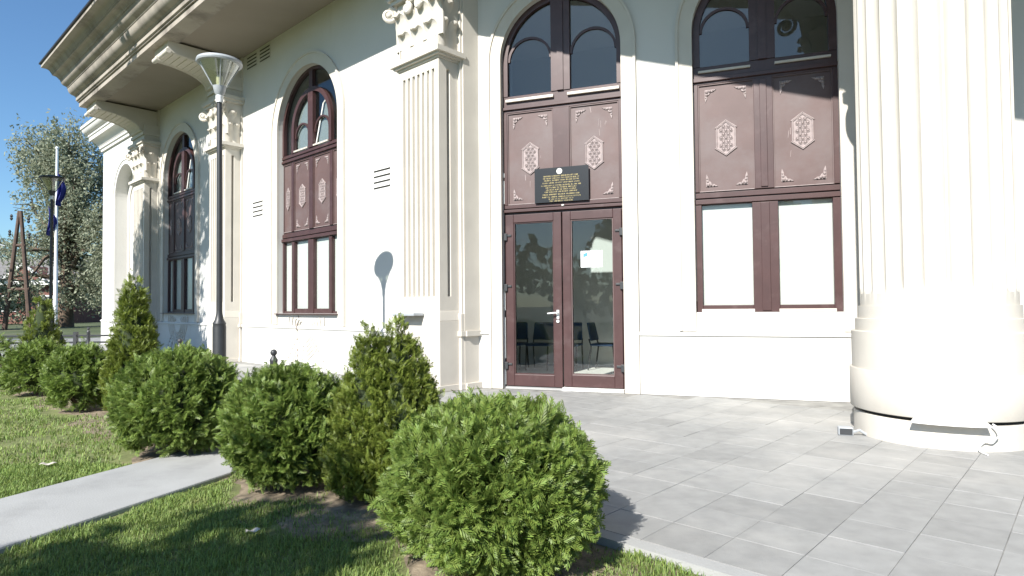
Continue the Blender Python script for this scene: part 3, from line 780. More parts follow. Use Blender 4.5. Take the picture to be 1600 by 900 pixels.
    for k in range(4): ro.ball(F(a + w_ * (0.42 + 0.06 * k), 1.50, 6.39), 0.048, 0.9, 10, 6)
    ro.tube([F(a + w_ * 0.67, 1.50, 6.39), F(b + 0.01, 1.50, 6.39)], 0.05, 10)
    part(ro, 'bracket_roll', M['cream'], root, smooth=True)
pilaster(P1[0], P1[1], 0.39, 'fluted pilaster at the bend of the facade left of the door')
pilaster(P2[0], P2[1], 0.36, 'fluted pilaster behind the tall street lamp')
pilaster(P3[0], P3[1], 0.36, 'shaded fluted pilaster at the far end of the cornice')
# return of the corner pilaster towards the right facade
mb = MB(); mb.box(FL, -6.62, -6.475, -0.86, 0.0, 0.0, 6.64)
part(mb, 'pilaster_return', M['cream'])
mb = MB(); mb.box(FL, -6.62, -6.43, -0.80, 0.0, 0.742, 0.818); mb.box(FL, -6.62, -6.43, -0.8, 0.0, 0.001, 0.085)
part(mb, 'ledge', M['cream'])

# ------------------------------------------------------------------ cornice (big overhang), soffit, small end cornice
def arc(o0, z0, o1, z1, bulge, n=7):
    pts = []
    for i in range(n + 1):
        t = i / n; k = bulge * math.sin(math.pi * t)
        dx, dz = o1 - o0, z1 - z0; L_ = math.hypot(dx, dz)
        pts.append((o0 + dx * t + dz / L_ * k, z0 + dz * t - dx / L_ * k))
    return pts
prof = [(1.30, 6.66), (1.30, 6.60), (1.65, 6.60), (1.65, 6.72), (1.685, 6.72), (1.685, 6.745), (1.72, 6.755), (1.72, 6.85), (1.74, 6.855)]
prof += arc(1.745, 6.875, 1.90, 7.06, 0.045)
prof += [(1.915, 7.065), (1.915, 7.095)] + arc(1.925, 7.10, 2.05, 7.24, 0.03)
prof += [(2.06, 7.245), (2.06, 7.265)] + arc(2.08, 7.27, 2.20, 7.35, -0.02) + [(2.215, 7.35), (2.215, 7.375), (2.235, 7.38), (2.235, 7.405)]
prof += arc(2.245, 7.41, 2.41, 7.51, -0.035) + [(2.45, 7.515), (2.45, 7.60)]
def sweep_cornice(prof_, s_right, base, back_o, mit=1.0):
    """along L, mitred at the far (left) end and returned to the wall"""
    mb_ = MB(); n = len(prof_)
    A = [FL(s_right, o, z) for o, z in prof_]; B = [FL(base - mit * o, o, z) for o, z in prof_]; Cc = [FL(base - mit * o, back_o, z) for o, z in prof_]
    mb_.add(A + B + Cc, [(i, i + 1, n + i + 1, n + i) for i in range(n - 1)] + [(n + i, n + i + 1, 2 * n + i + 1, 2 * n + i) for i in range(n - 1)])
    return mb_
SB = -19.40
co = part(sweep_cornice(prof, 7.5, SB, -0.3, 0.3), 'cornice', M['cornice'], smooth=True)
mb = MB(); mb.box(FL, SB - 0.78, 7.5, -7.2, 2.49, 7.602, 7.64)
part(mb, 'roof_edge', M['roofmetal'])
# soffit
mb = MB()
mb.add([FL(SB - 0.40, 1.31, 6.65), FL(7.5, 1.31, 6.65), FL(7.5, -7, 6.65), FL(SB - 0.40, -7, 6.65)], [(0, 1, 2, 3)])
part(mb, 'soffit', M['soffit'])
prof2 = [(0.0, 6.30), (0.06, 6.30), (0.06, 6.38), (0.10, 6.40), (0.10, 6.46)] + arc(0.12, 6.48, 0.30, 6.66, -0.03) + [(0.34, 6.66), (0.34, 6.78), (0.37, 6.80), (0.37, 6.86)] + arc(0.39, 6.88, 0.52, 7.04, 0.03) + [(0.55, 7.05), (0.55, 7.14), (0.0, 7.16)]
part(sweep_cornice([(o, z + 0.12) for o, z in prof2], SB - 0.3, LS0, -7), 'end_cornice', M['plaster'], smooth=True)
mb = MB(); mb.box(FL, LS0, SB - 0.9, -7, -0.01, 7.25, 7.30)
part(mb, 'end_roof', M['roofmetal'])

# ------------------------------------------------------------------ great column
CC = Vector((6.69 * math.sin(R_(34)), 6.69 * math.cos(R_(34)), 0))
colp = MB()
nfl = 24; Rs = 0.583
def shaft_section(z, R, n=nfl, depth=0.034, k=10):
    P = []
    for i in range(n):
        for j in range(k):
            t = j / k; a = 2 * math.pi * (i + t) / n + 0.08
            g = 0.0 if t < 0.12 else math.sin(math.pi * (t - 0.12) / 0.88) ** 0.7
            r = R - depth * g * (1 if R else 0)
            P.append((CC.x + r * math.cos(a), CC.y + r * math.sin(a), z))
    return P
zz_ = [(1.135, 0.0), (1.245, 0.0), (1.27, 0.5), (1.30, 0.85), (1.36, 1.0), (4.35, 1.0), (4.42, 0.0), (4.5, 0.0)]
V = []; Fc = []; K = nfl * 10
for z, dm in zz_:
    V += shaft_section(z, Rs - 0.0 + (0.012 if dm == 0 else 0) * (1 if z < 2 else 0) * 0, depth=0.050 * dm)
for j in range(len(zz_) - 1):
    for i in range(K): Fc.append((j * K + i, j * K + (i + 1) % K, (j + 1) * K + (i + 1) % K, (j + 1) * K + i))
mb = MB(); mb.add(V, Fc)
column = part(mb, 'column', M['cream'], smooth=True); column['label'] = 'massive fluted round column on stepped drums at the right'
def drum(prof_, nm, material=M['cream']):
    return part(MB().lathe(CC, prof_, 96), nm, material, column, smooth=True)
drum([(0.585, 1.03), (0.603, 1.03), (0.603, 1.137), (0.57, 1.137)], 'base_ring')
drum([(0.60, 0.918), (0.628, 0.918), (0.628, 1.025), (0.60, 1.03)], 'base_ring')
drum([(0.63, 0.59), (0.662, 0.59), (0.662, 0.912), (0.655, 0.918), (0.62, 0.918)], 'base_drum')
drum([(0.60, 0.232), (0.676, 0.232), (0.682, 0.24), (0.682, 0.58), (0.678, 0.588), (0.63, 0.59)], 'base_drum')
drum([(0.60, 0.18), (0.62, 0.18), (0.62, 0.236), (0.60, 0.236)], 'base_gap', M['slot'])
drum([(0.655, -0.05), (0.655, 0.195), (0.65, 0.20), (0.60, 0.20)], 'base_drum')
# loose curved cover plate over the gap, throwing a shadow
mb = MB(); 
def col_pt(r, a, z): return Vector((CC.x + r * math.cos(a), CC.y + r * math.sin(a), z))
ac = math.atan2(-CC.y, -CC.x)
a0, a1 = ac - 0.23, ac + 0.49
V = []; n = 14
for i in range(n + 1):
    a = a0 - 0.02 + (a1 - a0) * i / n
    V += [col_pt(0.684, a, 0.222), col_pt(0.755, a, 0.205), col_pt(0.755, a, 0.214), col_pt(0.684, a, 0.234)]
Fc = []
for i in range(n):
    for k in range(4): Fc.append((i * 4 + k, i * 4 + (k + 1) % 4, i * 4 + 4 + (k + 1) % 4, i * 4 + 4 + k))
Fc += [(0, 1, 2, 3), (n * 4 + 3, n * 4 + 2, n * 4 + 1, n * 4)]
mb.add(V, Fc); part(mb, 'cover_plate', M['white'], column)
# capital above the frame
mb = MB(); mb.lathe(CC, [(0.60, 4.5), (0.66, 4.52), (0.66, 4.60), (0.60, 4.62), (0.62, 4.9), (0.72, 5.5), (0.86, 5.72)], 48)
part(mb, 'capital_bell', M['cream'], column, smooth=True)
def FC(an):
    ca, sa = math.cos(an), math.sin(an)
    return lambda s, o, z: Vector((CC.x + ca * o - sa * s, CC.y + sa * o + ca * s, z))
for k in range(12):
    part(leaf(FC(k * math.pi / 6), 0, 0.61, 4.62, 0.32, 0.5, 0.14), 'acanthus_leaf', M['cream'], column, smooth=True)
for k in range(4):
    an = k * math.pi / 2 + math.pi / 4 + aL
    part(volute(FC(an), 0, 0.92, 5.5, 0, 1, 0.16), 'volute', M['cream'], column, smooth=True)
def FCL(s, o, z): return CC + dL * s + nL * o + Vector((0, 0, z))
mb = MB(); mb.box(FCL, -0.82, 0.82, -0.82, 0.82, 5.72, 5.9); mb.box(FCL, -0.62, 4.5, -0.62, 0.62, 5.9, 6.64)
part(mb, 'abacus', M['cream'], column)

# ------------------------------------------------------------------ vents, stains
def vent(F, a, b, z0, z1, n):
    v = part(MB().box(F, a, b, 0.002, 0.006, z0, z1), 'vent', M['plaster'])
    h = (z1 - z0) / n
    for i in range(n):
        zc = z0 + h * (i + 0.5)
        part(MB().box(F, a + 0.02, b - 0.02, 0.0062, 0.0085, zc - h * 0.20, zc + h * 0.22), 'slot', M['slot'], v)
        sl = MB(); sl.add([F(a + 0.015, 0.007, zc + h * 0.24), F(b - 0.015, 0.007, zc + h * 0.24), F(b - 0.015, 0.022, zc + h * 0.02), F(a + 0.015, 0.022, zc + h * 0.02),
                           F(a + 0.015, 0.007, zc + h * 0.32), F(b - 0.015, 0.007, zc + h * 0.32), F(b - 0.015, 0.024, zc + h * 0.08), F(a + 0.015, 0.024, zc + h * 0.08)],
                          [(0, 1, 2, 3), (4, 7, 6, 5), (3, 2, 6, 7), (0, 3, 7, 4), (1, 5, 6, 2), (0, 4, 5, 1)])
        part(sl, 'slat', M['plaster'], v)
vent(FL, -8.66, -8.18, 3.06, 3.43, 4); vent(FL, -13.09, -12.61, 3.06, 3.43, 4); vent(FL, -19.0 + 0.2, -18.52, 3.06, 3.43, 4)
vent(FL, -13.38, -12.90, 6.30, 6.60, 4); vent(FL, -12.78, -12.30, 6.30, 6.60, 4)
# rust run below the sunlit window
mb = MB(); pts = []
z = 1.02; s_ = -11.12
while z > 0.03:
    pts.append((s_ + rnd.uniform(-0.02, 0.02), z, rnd.choice((0.004, 0.007, 0.012, 0.016)))); z -= rnd.uniform(0.03, 0.07)
def so_(z): return 0.0535 if 0.73 < z < 0.83 else (0.024 if z < 0.74 else 0.002)
for (s1, z1, w1), (s2, z2, w2) in zip(pts[:-1], pts[1:]):
    o1, o2 = so_(z1), so_(z2)
    mb.add([FL(s1 - w1, o1, z1), FL(s1 + w1, o1, z1), FL(s2 + w2, o2, z2), FL(s2 - w2, o2, z2)], [(0, 1, 2, 3)])
part(mb, 'rust_stain', M['stain'])

# ------------------------------------------------------------------ rooms behind the glass
def room(F, s0, s1, depth, o0, zf, zc, wallm, floorm):
    mb_ = MB()
    mb_.add([F(s0, o0, zf), F(s0, -depth, zf), F(s0, -depth, zc), F(s0, o0, zc)], [(0, 1, 2, 3)])
    mb_.add([F(s1, o0, zf), F(s1, -depth, zf), F(s1, -depth, zc), F(s1, o0, zc)], [(0, 1, 2, 3)])
    mb_.add([F(s0, -depth, zf), F(s1, -depth, zf), F(s1, -depth, zc), F(s0, -depth, zc)], [(0, 1, 2, 3)])
    mb_.add([F(s0, o0, zc), F(s1, o0, zc), F(s1, -depth, zc), F(s0, -depth, zc)], [(0, 1, 2, 3)])
    p = part(mb_, 'room_wall', wallm)
    mb_ = MB(); mb_.box(F, s0, s1, -depth, o0, zf - 0.05, zf); part(mb_, 'room_floor', floorm, p)
    return p
rm = room(FR, -3.6, 3.4, 3.3, -0.31, 0.012, 6.0, M['room'], M['roomfloor'])
mb = MB(); mb.box(FR, 0.05, 0.32, -2.7, -2.2, 0.012, 5.9); part(mb, 'room_pillar', M['room'], rm)
mb = MB(); mb.box(FR, -3.55, 3.35, -2.0, -1.8, 4.05, 4.25); part(mb, 'room_beam', M['blind'], rm)
room(FL, -23.4, -7.0, 1.6, -0.35, 0.3, 6.4, M['room'], M['roomfloor'])

# ================================================================== THINGS ON THE BUILDING
# plaque
o = -0.10
pl_root = empty('wall_plaque', FR(-0.99, o + 0.05, 2.62), 'black plaque with gold lettering and white emblem above the double door', 'plaque')
def pp(mb_, name, material, root, smooth=False, bevel=0.0): return mb_.build(name, material, root, root, smooth, bevel)
a, b, z0, z1 = -1.37, -0.60, 2.595, 3.075
pp(MB().box(FR, a, b, o + 0.048, o + 0.062, z0, z1), 'board', M['black'], pl_root)
mb = MB()
lines = [(0.70, 2.925), (0.71, 2.898), (0.69, 2.872), (0.72, 2.835), (0.80, 2.80), (0.62, 2.772), (0.60, 2.745), (0.66, 2.715), (0.72, 2.682), (0.74, 2.645), (0.5, 2.645 - 0.03)]
H_ = 0.36
lines = [(0.52, 0.86 - 0.055 * 0), ]
zt = z1 - 0.125; ln = 0
for frac, adv in ((0.70, 0.030), (0.72, 0.030), (0.68, 0.034), (0.74, 0.036), (0.80, 0.030), (0.62, 0.030), (0.60, 0.030), (0.66, 0.036), (0.74, 0.034), (0.76, 0.030), (0.50, 0.028), (0.46, 0.0)):
    wl = (b - a) * frac * 0.94; x = (a + b) / 2 - wl / 2; xe = x + wl
    while x < xe - 0.012:
        nlet = rnd.randint(2, 9)
        for k in range(nlet):
            if x > xe - 0.01: break
            # little letter forms: a stem with one or two bars
            t = rnd.random(); h = 0.0155
            mb.box(FR, x, x + 0.0028, o + 0.062, o + 0.0640, zt, zt + h)
            if t < 0.75: mb.box(FR, x + 0.0028, x + 0.008, o + 0.062, o + 0.0638, zt + h - 0.003, zt + h)
            if t > 0.25: mb.box(FR, x + 0.0028, x + 0.008, o + 0.062, o + 0.0638, zt, zt + 0.003)
            if 0.2 < t < 0.6: mb.box(FR, x + 0.0082, x + 0.0108, o + 0.062, o + 0.0640, zt, zt + h)
            x += 0.0135
        x += 0.010
    zt -= adv
pp(mb, 'lettering', M['gold'], pl_root)
pp(MB().tube([FR(-1.01, o + 0.062, z1 - 0.055), FR(-1.01, o + 0.067, z1 - 0.055)], 0.04, 20), 'emblem', M['white'], pl_root)
mb = MB(); mb.ring(FR, -1.01, z1 - 0.055, 0.028, 0.032, o + 0.067, o + 0.069, 0, 2 * math.pi, 20)
for k in range(8):
    an = k * math.pi / 4; mb.tube([FR(-1.01, o + 0.068, z1 - 0.055), FR(-1.01 + 0.022 * math.cos(an), o + 0.068, z1 - 0.055 + 0.022 * math.sin(an))], 0.0018, 4)
pp(mb, 'emblem_relief', M['gold'], pl_root)
# paper notice on the door glass
nt_root = empty('paper_notice', FR(-0.585, o + 0.006, 1.67), 'white paper notice with blue logo taped to the right door pane', 'notice')
pp(MB().box(FR, -0.735, -0.435, o + 0.005, o + 0.0062, 1.68, 1.905), 'sheet', M['paper'], nt_root)
mb = MB(); mb.prism(FR, [(-0.70, 1.815), (-0.64, 1.835), (-0.64, 1.885), (-0.70, 1.865)], o + 0.0064, o + 0.0069)
mb.box(FR, -0.70, -0.64, o + 0.0064, o + 0.0069, 1.80, 1.81)
pp(mb, 'logo', M['paperblue'], nt_root)
# uplight on pilaster pedestal
ul = empty('wall_uplight', FL(-7.1, 0.42, 1.03), 'slim grey uplight fixed on the pedestal of the corner pilaster', 'light')
pp(MB().box(FL, -7.36, -6.86, 0.416, 0.60, 1.035, 1.075), 'housing', M['lampgrey'], ul, bevel=0.008)
pp(MB().box(FL, -7.33, -6.89, 0.43, 0.585, 1.0755, 1.083), 'lens', M['whitemetal'], ul)
pp(MB().box(FL, -7.20, -7.02, 0.39, 0.416, 1.03, 1.08), 'bracket', M['darkmetal'], ul)
# white cable on the column drum
pts = []
for t, (aa, rr, zz) in enumerate([(a1 + 0.02, 0.70, 0.225), (a1 + 0.055, 0.72, 0.20), (a1 + 0.07, 0.72, 0.15), (a1 + 0.05, 0.70, 0.105), (a1 + 0.03, 0.68, 0.075), (a1 - 0.03, 0.68, 0.082), (a1 - 0.07, 0.68, 0.07), (a1 - 0.10, 0.67, 0.03), (a1 - 0.10, 0.70, 0.008), (a1 - 0.09, 0.78, 0.006)]):
    pts.append(col_pt(rr, aa, zz))
def smooth_path(P, k=6):
    out = []
    for i in range(len(P) - 1):
        p0, p1, p2, p3 = P[max(i - 1, 0)], P[i], P[i + 1], P[min(i + 2, len(P) - 1)]
        for j in range(k):
            t = j / k
            out.append(0.5 * ((2 * p1) + (p2 - p0) * t + (2 * p0 - 5 * p1 + 4 * p2 - p3) * t * t + (3 * p1 - p0 - 3 * p2 + p3) * t ** 3))
    return out + [P[-1]]
tag(MB().tube(smooth_path(pts), 0.006, 6).build('loose_cable', M['white'], smooth=True), 'loose white cable hanging from the drum of the big column', 'cable')
# small ground spot beside the drum
gp = Vector((CC.x, CC.y, 0)) + Vector((-0.80, 0.02, 0))
gs = empty('ground_spotlight', gp, 'small grey spotlight on the paving beside the column base', 'light')
def FG(s, o, z): return gp + dR * s + nR * o + Vector((0, 0, z))
pp(MB().box(FG, -0.07, 0.05, -0.04, 0.04, 0.0, 0.075), 'housing', M['lampgrey'], gs, bevel=0.01)
pp(MB().box(FG, -0.06, 0.04, 0.0405, 0.046, 0.012, 0.063), 'lens', M['darkmetal'], gs)
pp(MB().tube([FG(0.05, 0, 0.03), FG(0.10, 0.0, 0.05), FG(0.16, -0.01, 0.01)], 0.012, 6), 'cable', M['lampgrey'], gs, smooth=True)
# chairs in the lobby
def chair(s, o, rz, label, i=[0]):
    c = empty('lobby_chair', FR(s, o, 0.012), label, 'chair', 'blue chairs in the lobby'); c.rotation_euler = (0, 0, rz)
    def F(x, y, z): return Vector((x, y, z))
    def q(mb_, nm, m_): 
        ob = mb_.build(nm, m_, c); return ob
    q(MB().box(F, -0.22, 0.22, -0.22, 0.22, 0.43, 0.47), 'seat', M['chair']).modifiers.new('b', 'BEVEL').width = 0.015
    q(MB().frustum(F, (-0.21, 0.21, 0.19, 0.22, 0.52), (-0.19, 0.19, 0.26, 0.29, 0.84)), 'backrest', M['chair']).modifiers.new('b', 'BEVEL').width = 0.015
    for x in (-0.2, 0.2):
        q(MB().tube([(x, -0.2, 0.43), (x, -0.24, 0.0)], 0.013, 6), 'leg', M['darkmetal'])
        q(MB().tube([(x, 0.24, 0.55), (x, 0.2, 0.43), (x, 0.26, 0.0)], 0.013, 6), 'leg', M['darkmetal'])
    return c
frot = math.atan2(dR.y, dR.x)
for k, (s, lb) in enumerate(((-2.62, 'blue lobby chair farthest left in the row behind the left door pane'), (-2.10, 'blue lobby chair second from the left behind the left door pane'), (-1.58, 'blue lobby chair at the right end of the row behind the left door pane'))):
    chair(s, -2.55, frot, lb)
chair(-0.95, -2.75, frot + 1.45, 'single blue lobby chair seen side-on through the right door pane')

# ================================================================== STREET FURNITURE
def street_lamp(x, y, label, k=1.0, lean=0.0, rim='lampgrey'):
    L_ = empty('street_lamp', (x, y, 0), label, 'street lamp', 'inverted cone street lamps')
    L_.scale = (1, 1, k); L_.rotation_euler = (0, lean, 0)
    def q(mb_, nm, m_, sm=True, par=None): return mb_.build(nm, m_, par or L_, None, sm)
    Z = Vector((0, 0, 0))
    q(MB().lathe(Z, [(0.075, -0.03), (0.075, 0.94), (0.07, 0.97), (0.075, 0.985), (0.05, 1.03), (0.036, 1.10), (0.034, 1.14)], 20), 'base', M['darkmetal'])
    q(MB().lathe(Z, [(0.034, 1.13), (0.030, 3.60), (0.03, 3.66)], 16), 'post', M['darkmetal'])
    q(MB().lathe(Z, [(0.042, 3.62), (0.044, 3.70), (0.03, 3.71)], 16), 'collar', M['whitemetal'])
    hd = q(MB().lathe(Z, [(0.03, 3.70), (0.055, 3.73), (0.072, 3.80), (0.076, 3.815), (0.06, 3.815)], 24), 'head', M[rim])
    q(MB().lathe(Z, [(0.074, 3.815), (0.222, 4.085), (0.218, 4.085), (0.070, 3.818)], 32, cap=False), 'glass_cone', M['lampglass'], True, hd)
    q(MB().lathe(Z, [(0.03, 3.815), (0.038, 3.86), (0.038, 3.93), (0.01, 3.96)], 12), 'bulb', M['bulb'], True, hd)
    q(MB().lathe(Z, [(0.215, 4.075), (0.250, 4.080), (0.258, 4.10), (0.250, 4.125), (0.14, 4.15), (0.01, 4.16)], 36), 'top_disc', M[rim], True, hd)
    for i in range(4):
        an = i * math.pi / 2 + 0.5
        q(MB().tube([(0.076 * math.cos(an), 0.076 * math.sin(an), 3.815), (0.225 * math.cos(an), 0.225 * math.sin(an), 4.085)], 0.007, 5), 'rib', M[rim], True, hd)
    return L_
street_lamp(-3.463, 7.43, 'tall dark street lamp with clear inverted cone head in front of the pilasters', 1.0, R_(-0.2))
street_lamp(-10.70, 14.55, 'distant dark street lamp near the flagpole at the left', 1.03, 0.0, 'darkmetal')  # same grey lamp; head and rim coloured dark to paint in tree shade
def bollard(x, y, label, h=0.64):
    B = empty('bollard', (x, y, 0), label, 'bollard', 'black bollards')
    k = h / 0.64
    MB().lathe((0, 0, 0), [(0.058, -0.02), (0.058, 0.05 * k), (0.05, 0.06 * k), (0.046, 0.48 * k), (0.05, 0.49 * k), (0.05, 0.51 * k), (0.03, 0.54 * k), (0.022, 0.56 * k)], 18).build('shaft', M['darkmetal'], B, None, True)
    MB().ball((0, 0, 0.598 * k), 0.042, 1, 14, 8).build('ball', M['darkmetal'], B, None, True)
bollard(-3.02, 7.95, 'black ball-topped bollard on the paving between the round bushes')
bollard(-5.82, 11.0, 'black ball-topped bollard in front of the shaded window')
bollard(-11.0, 15.3, 'black bollard beside the distant street lamp')
bollard(-12.35, 18.3, 'black bollard farthest away beside the building corner')
# low rail barrier at the street
fr = empty('rail_barrier', (-14.5, 19.0, -0.1), 'low black metal rail barrier along the street at the left', 'barrier')
for i in range(9):
    x = -22 + i * 1.25; y = 19.0 + 0.05 * (x + 14.5)
    MB().box(lambda s, o, z: Vector((s, o, z)) - fr.location, x - 0.05, x + 0.05, y - 0.05, y + 0.05, -0.12, 0.48).build('post', M['darkmetal'], fr)
for zz in (0.16, 0.36):
    MB().tube([Vector((-22.2, 19.0 - 0.385, zz)) - fr.location, Vector((-11.8, 19.0 + 0.135, zz)) - fr.location], 0.03, 6).build('rail', M['darkmetal'], fr)
# flagpole with two furled flags
fp = empty('flagpole', (-18.2, 25.0, -0.12), 'slim white flagpole beside the distant street lamp', 'flagpole')
MB().lathe((0, 0, 0), [(0.075, 0), (0.07, 3.0), (0.06, 3.02), (0.045, 7.7)], 14).build('pole', M['whitemetal'], fp, None, True)
MB().ball((0, 0, 7.75), 0.07, 1).build('finial', M['whitemetal'], fp, None, True)
def flag(name, x, y, z0, z1, w_, label):
    n, m_ = 14, 16; V = []; Fc = []
    for i in range(n + 1):
        for j in range(m_ + 1):
            u, t = i / n, j / m_
            ww = w_ * (0.25 + 0.75 * math.sin(math.pi * min(1, t * 1.15)) ** 0.8)
            V.append((u * ww, 0.10 * math.sin(u * 14 + t * 2) * (0.3 + t), z0 + (z1 - z0) * (1 - t) - 0.25 * u * (1 - t)))
    for i in range(n):
        for j in range(m_): Fc.append((i * (m_ + 1) + j, i * (m_ + 1) + j + 1, (i + 1) * (m_ + 1) + j + 1, (i + 1) * (m_ + 1) + j))
    mb_ = MB(); mb_.add(V, Fc); ob = mb_.build(name, M['flag'], None, None, True); ob.location = (x, y, 0)
    so = ob.modifiers.new('thickness', 'SOLIDIFY'); so.thickness = 0.01
    return tag(ob, label, 'flag', 'blue flags')
flag('flag', -18.13, 24.95, 5.3, 6.7, 0.30, 'furled dark blue flag hanging high on the white pole')
flag('flag', -18.45, 24.9, 4.1, 5.3, 0.32, 'lower dark blue flag hanging behind the distant lamp post')
# A-frame utility pole
up = empty('utility_pole', (-31.5, 40.0, -0.12), 'A-shaped pair of brown timber utility poles at the left', 'utility pole')
MB().tube([(-0.85, 0, 0), (0.0, 0, 7.6)], [0.15, 0.10], 8).build('pole', M['wood'], up, None, True)
MB().tube([(0.78, 0, 0), (0.10, 0, 7.6)], [0.15, 0.10], 8).build('pole', M['wood'], up, None, True)
MB().tube([(-0.7, 0, 2.6), (0.7, 0, 2.6)], 0.09, 6).build('crossbar', M['wood'], up, None, True)
MB().tube([(-0.35, 0, 5.4), (0.42, 0, 5.4)], 0.08, 6).build('crossbar', M['wood'], up, None, True)
for xx, zz in ((-0.5, 7.2), (0.6, 7.0), (-0.6, 6.2), (0.65, 6.0)):
    MB().lathe((xx, 0, zz), [(0.03, -0.2), (0.09, -0.08), (0.05, 0), (0.09, 0.08), (0.03, 0.2)], 8).build('insulator', M['darkmetal'], up, None, True)
sl = MB().tube([(-0.8, -0.1, 5.35), (-1.5, -0.1, 5.55)], 0.04, 6).build('lamp_arm', M['lampgrey'], up, None, True)
MB().ball((-1.6, -0.1, 5.55), 0.28, 0.45).build('lamp_head', M['white'], up, None, True)

# ================================================================== STREET AND HOUSE BEHIND
def road_box(x0, x1, y0, y1, z):
    return MB().add([(x0, y0, z), (x1, y0, z), (x1, y1, z), (x0, y1, z)], [(0, 1, 2, 3)])
tag(road_box(-90, -8, 19.6, 27.0, -0.085).build('road', M['asphalt']), kind='structure')
hs = empty('brick_house', (-46, 62, -0.12), 'small brick house with grey roof and white gable boards far left', 'house')
def FH(x, y, z): return Vector((x, y, z))
MB().box(FH, -5.5, 5.5, -4, 4, 0, 3.9).build('wall', M['brick'], hs)
MB().prism_s(FH, [(-4.6, 3.7), (0, 6.0), (4.6, 3.7), (4.6, 3.9), (0, 6.25), (-4.6, 3.9)], -6, 6).build('roof', M['roof'], hs)
MB().box(FH, -6.0, 6.0, -4.75, -4.6, 3.55, 3.95).build('fascia', M['white'], hs)
MB().prism(FH, [(-0.2, 4.0), (1.5, 5.3), (3.2, 4.0)], -4.9, -2.0).build('dormer', M['brick'], hs)
MB().prism(FH, [(-0.6, 3.95), (1.5, 5.6), (3.6, 3.95), (3.3, 3.95), (1.5, 5.3), (-0.3, 3.95)], -5.1, -4.9).build('gable_board', M['white'], hs)
for x in (-4.2, -1.2, 2.2):
    wf = MB().box(FH, x, x + 1.4, -4.06, -3.99, 1.1, 2.6).build('window', M['white'], hs)
    MB().box(FH, x + 0.12, x + 1.28, -4.08, -4.061, 1.22, 2.48).build('pane', M['darkmetal'], wf)

# ================================================================== VEGETATION
def spray_template(n=5):
    """flat feathered spray of a thuja: stem with narrow paired lobes, tip drooping; unit length along +x"""
    V = []; Fc = []
    def lobe(x0, y0, ang, ln, w_):
        dx, dy = math.cos(ang), math.sin(ang); nx, ny = -dy, dx; b = len(V)
        def zc(x): return 0.10 * x - 0.30 * x * x
        pts = [(x0 - nx * w_ * 0.5, y0 - ny * w_ * 0.5), (x0 + dx * ln * 0.6 - nx * w_ * 0.75, y0 + dy * ln * 0.6 - ny * w_ * 0.75), (x0 + dx * ln, y0 + dy * ln), (x0 + dx * ln * 0.6 + nx * w_ * 0.75, y0 + dy * ln * 0.6 + ny * w_ * 0.75)]
        V.extend([(x, y, zc(x) - 0.25 * abs(y)) for x, y in pts]); Fc.append((b, b + 1, b + 2, b + 3))
    for i in range(n):
        x = 0.14 + 0.66 * i / (n - 1); ln = 0.40 * (1.0 - 0.60 * i / (n - 1)) + 0.06
        for sg in (-1, 1): lobe(x + 0.035 * sg, 0, sg * (0.62 - 0.15 * i / n), ln, 0.048)
    lobe(0.62, 0, 0, 0.42, 0.05); lobe(0.0, 0, 0, 0.68, 0.04)
    return np.array(V, float), np.array(Fc, int)
SPT, SPF = spray_template()
def lump(P, seed, freq, amp):
    g = np.random.default_rng(seed); out = np.zeros(len(P))
    for k in range(9):
        d = unit(g.normal(size=3)); out += np.sin(P @ d * freq * g.uniform(0.6, 1.7) + g.uniform(0, 6.28))
    return out / 9 * 2.2 * amp
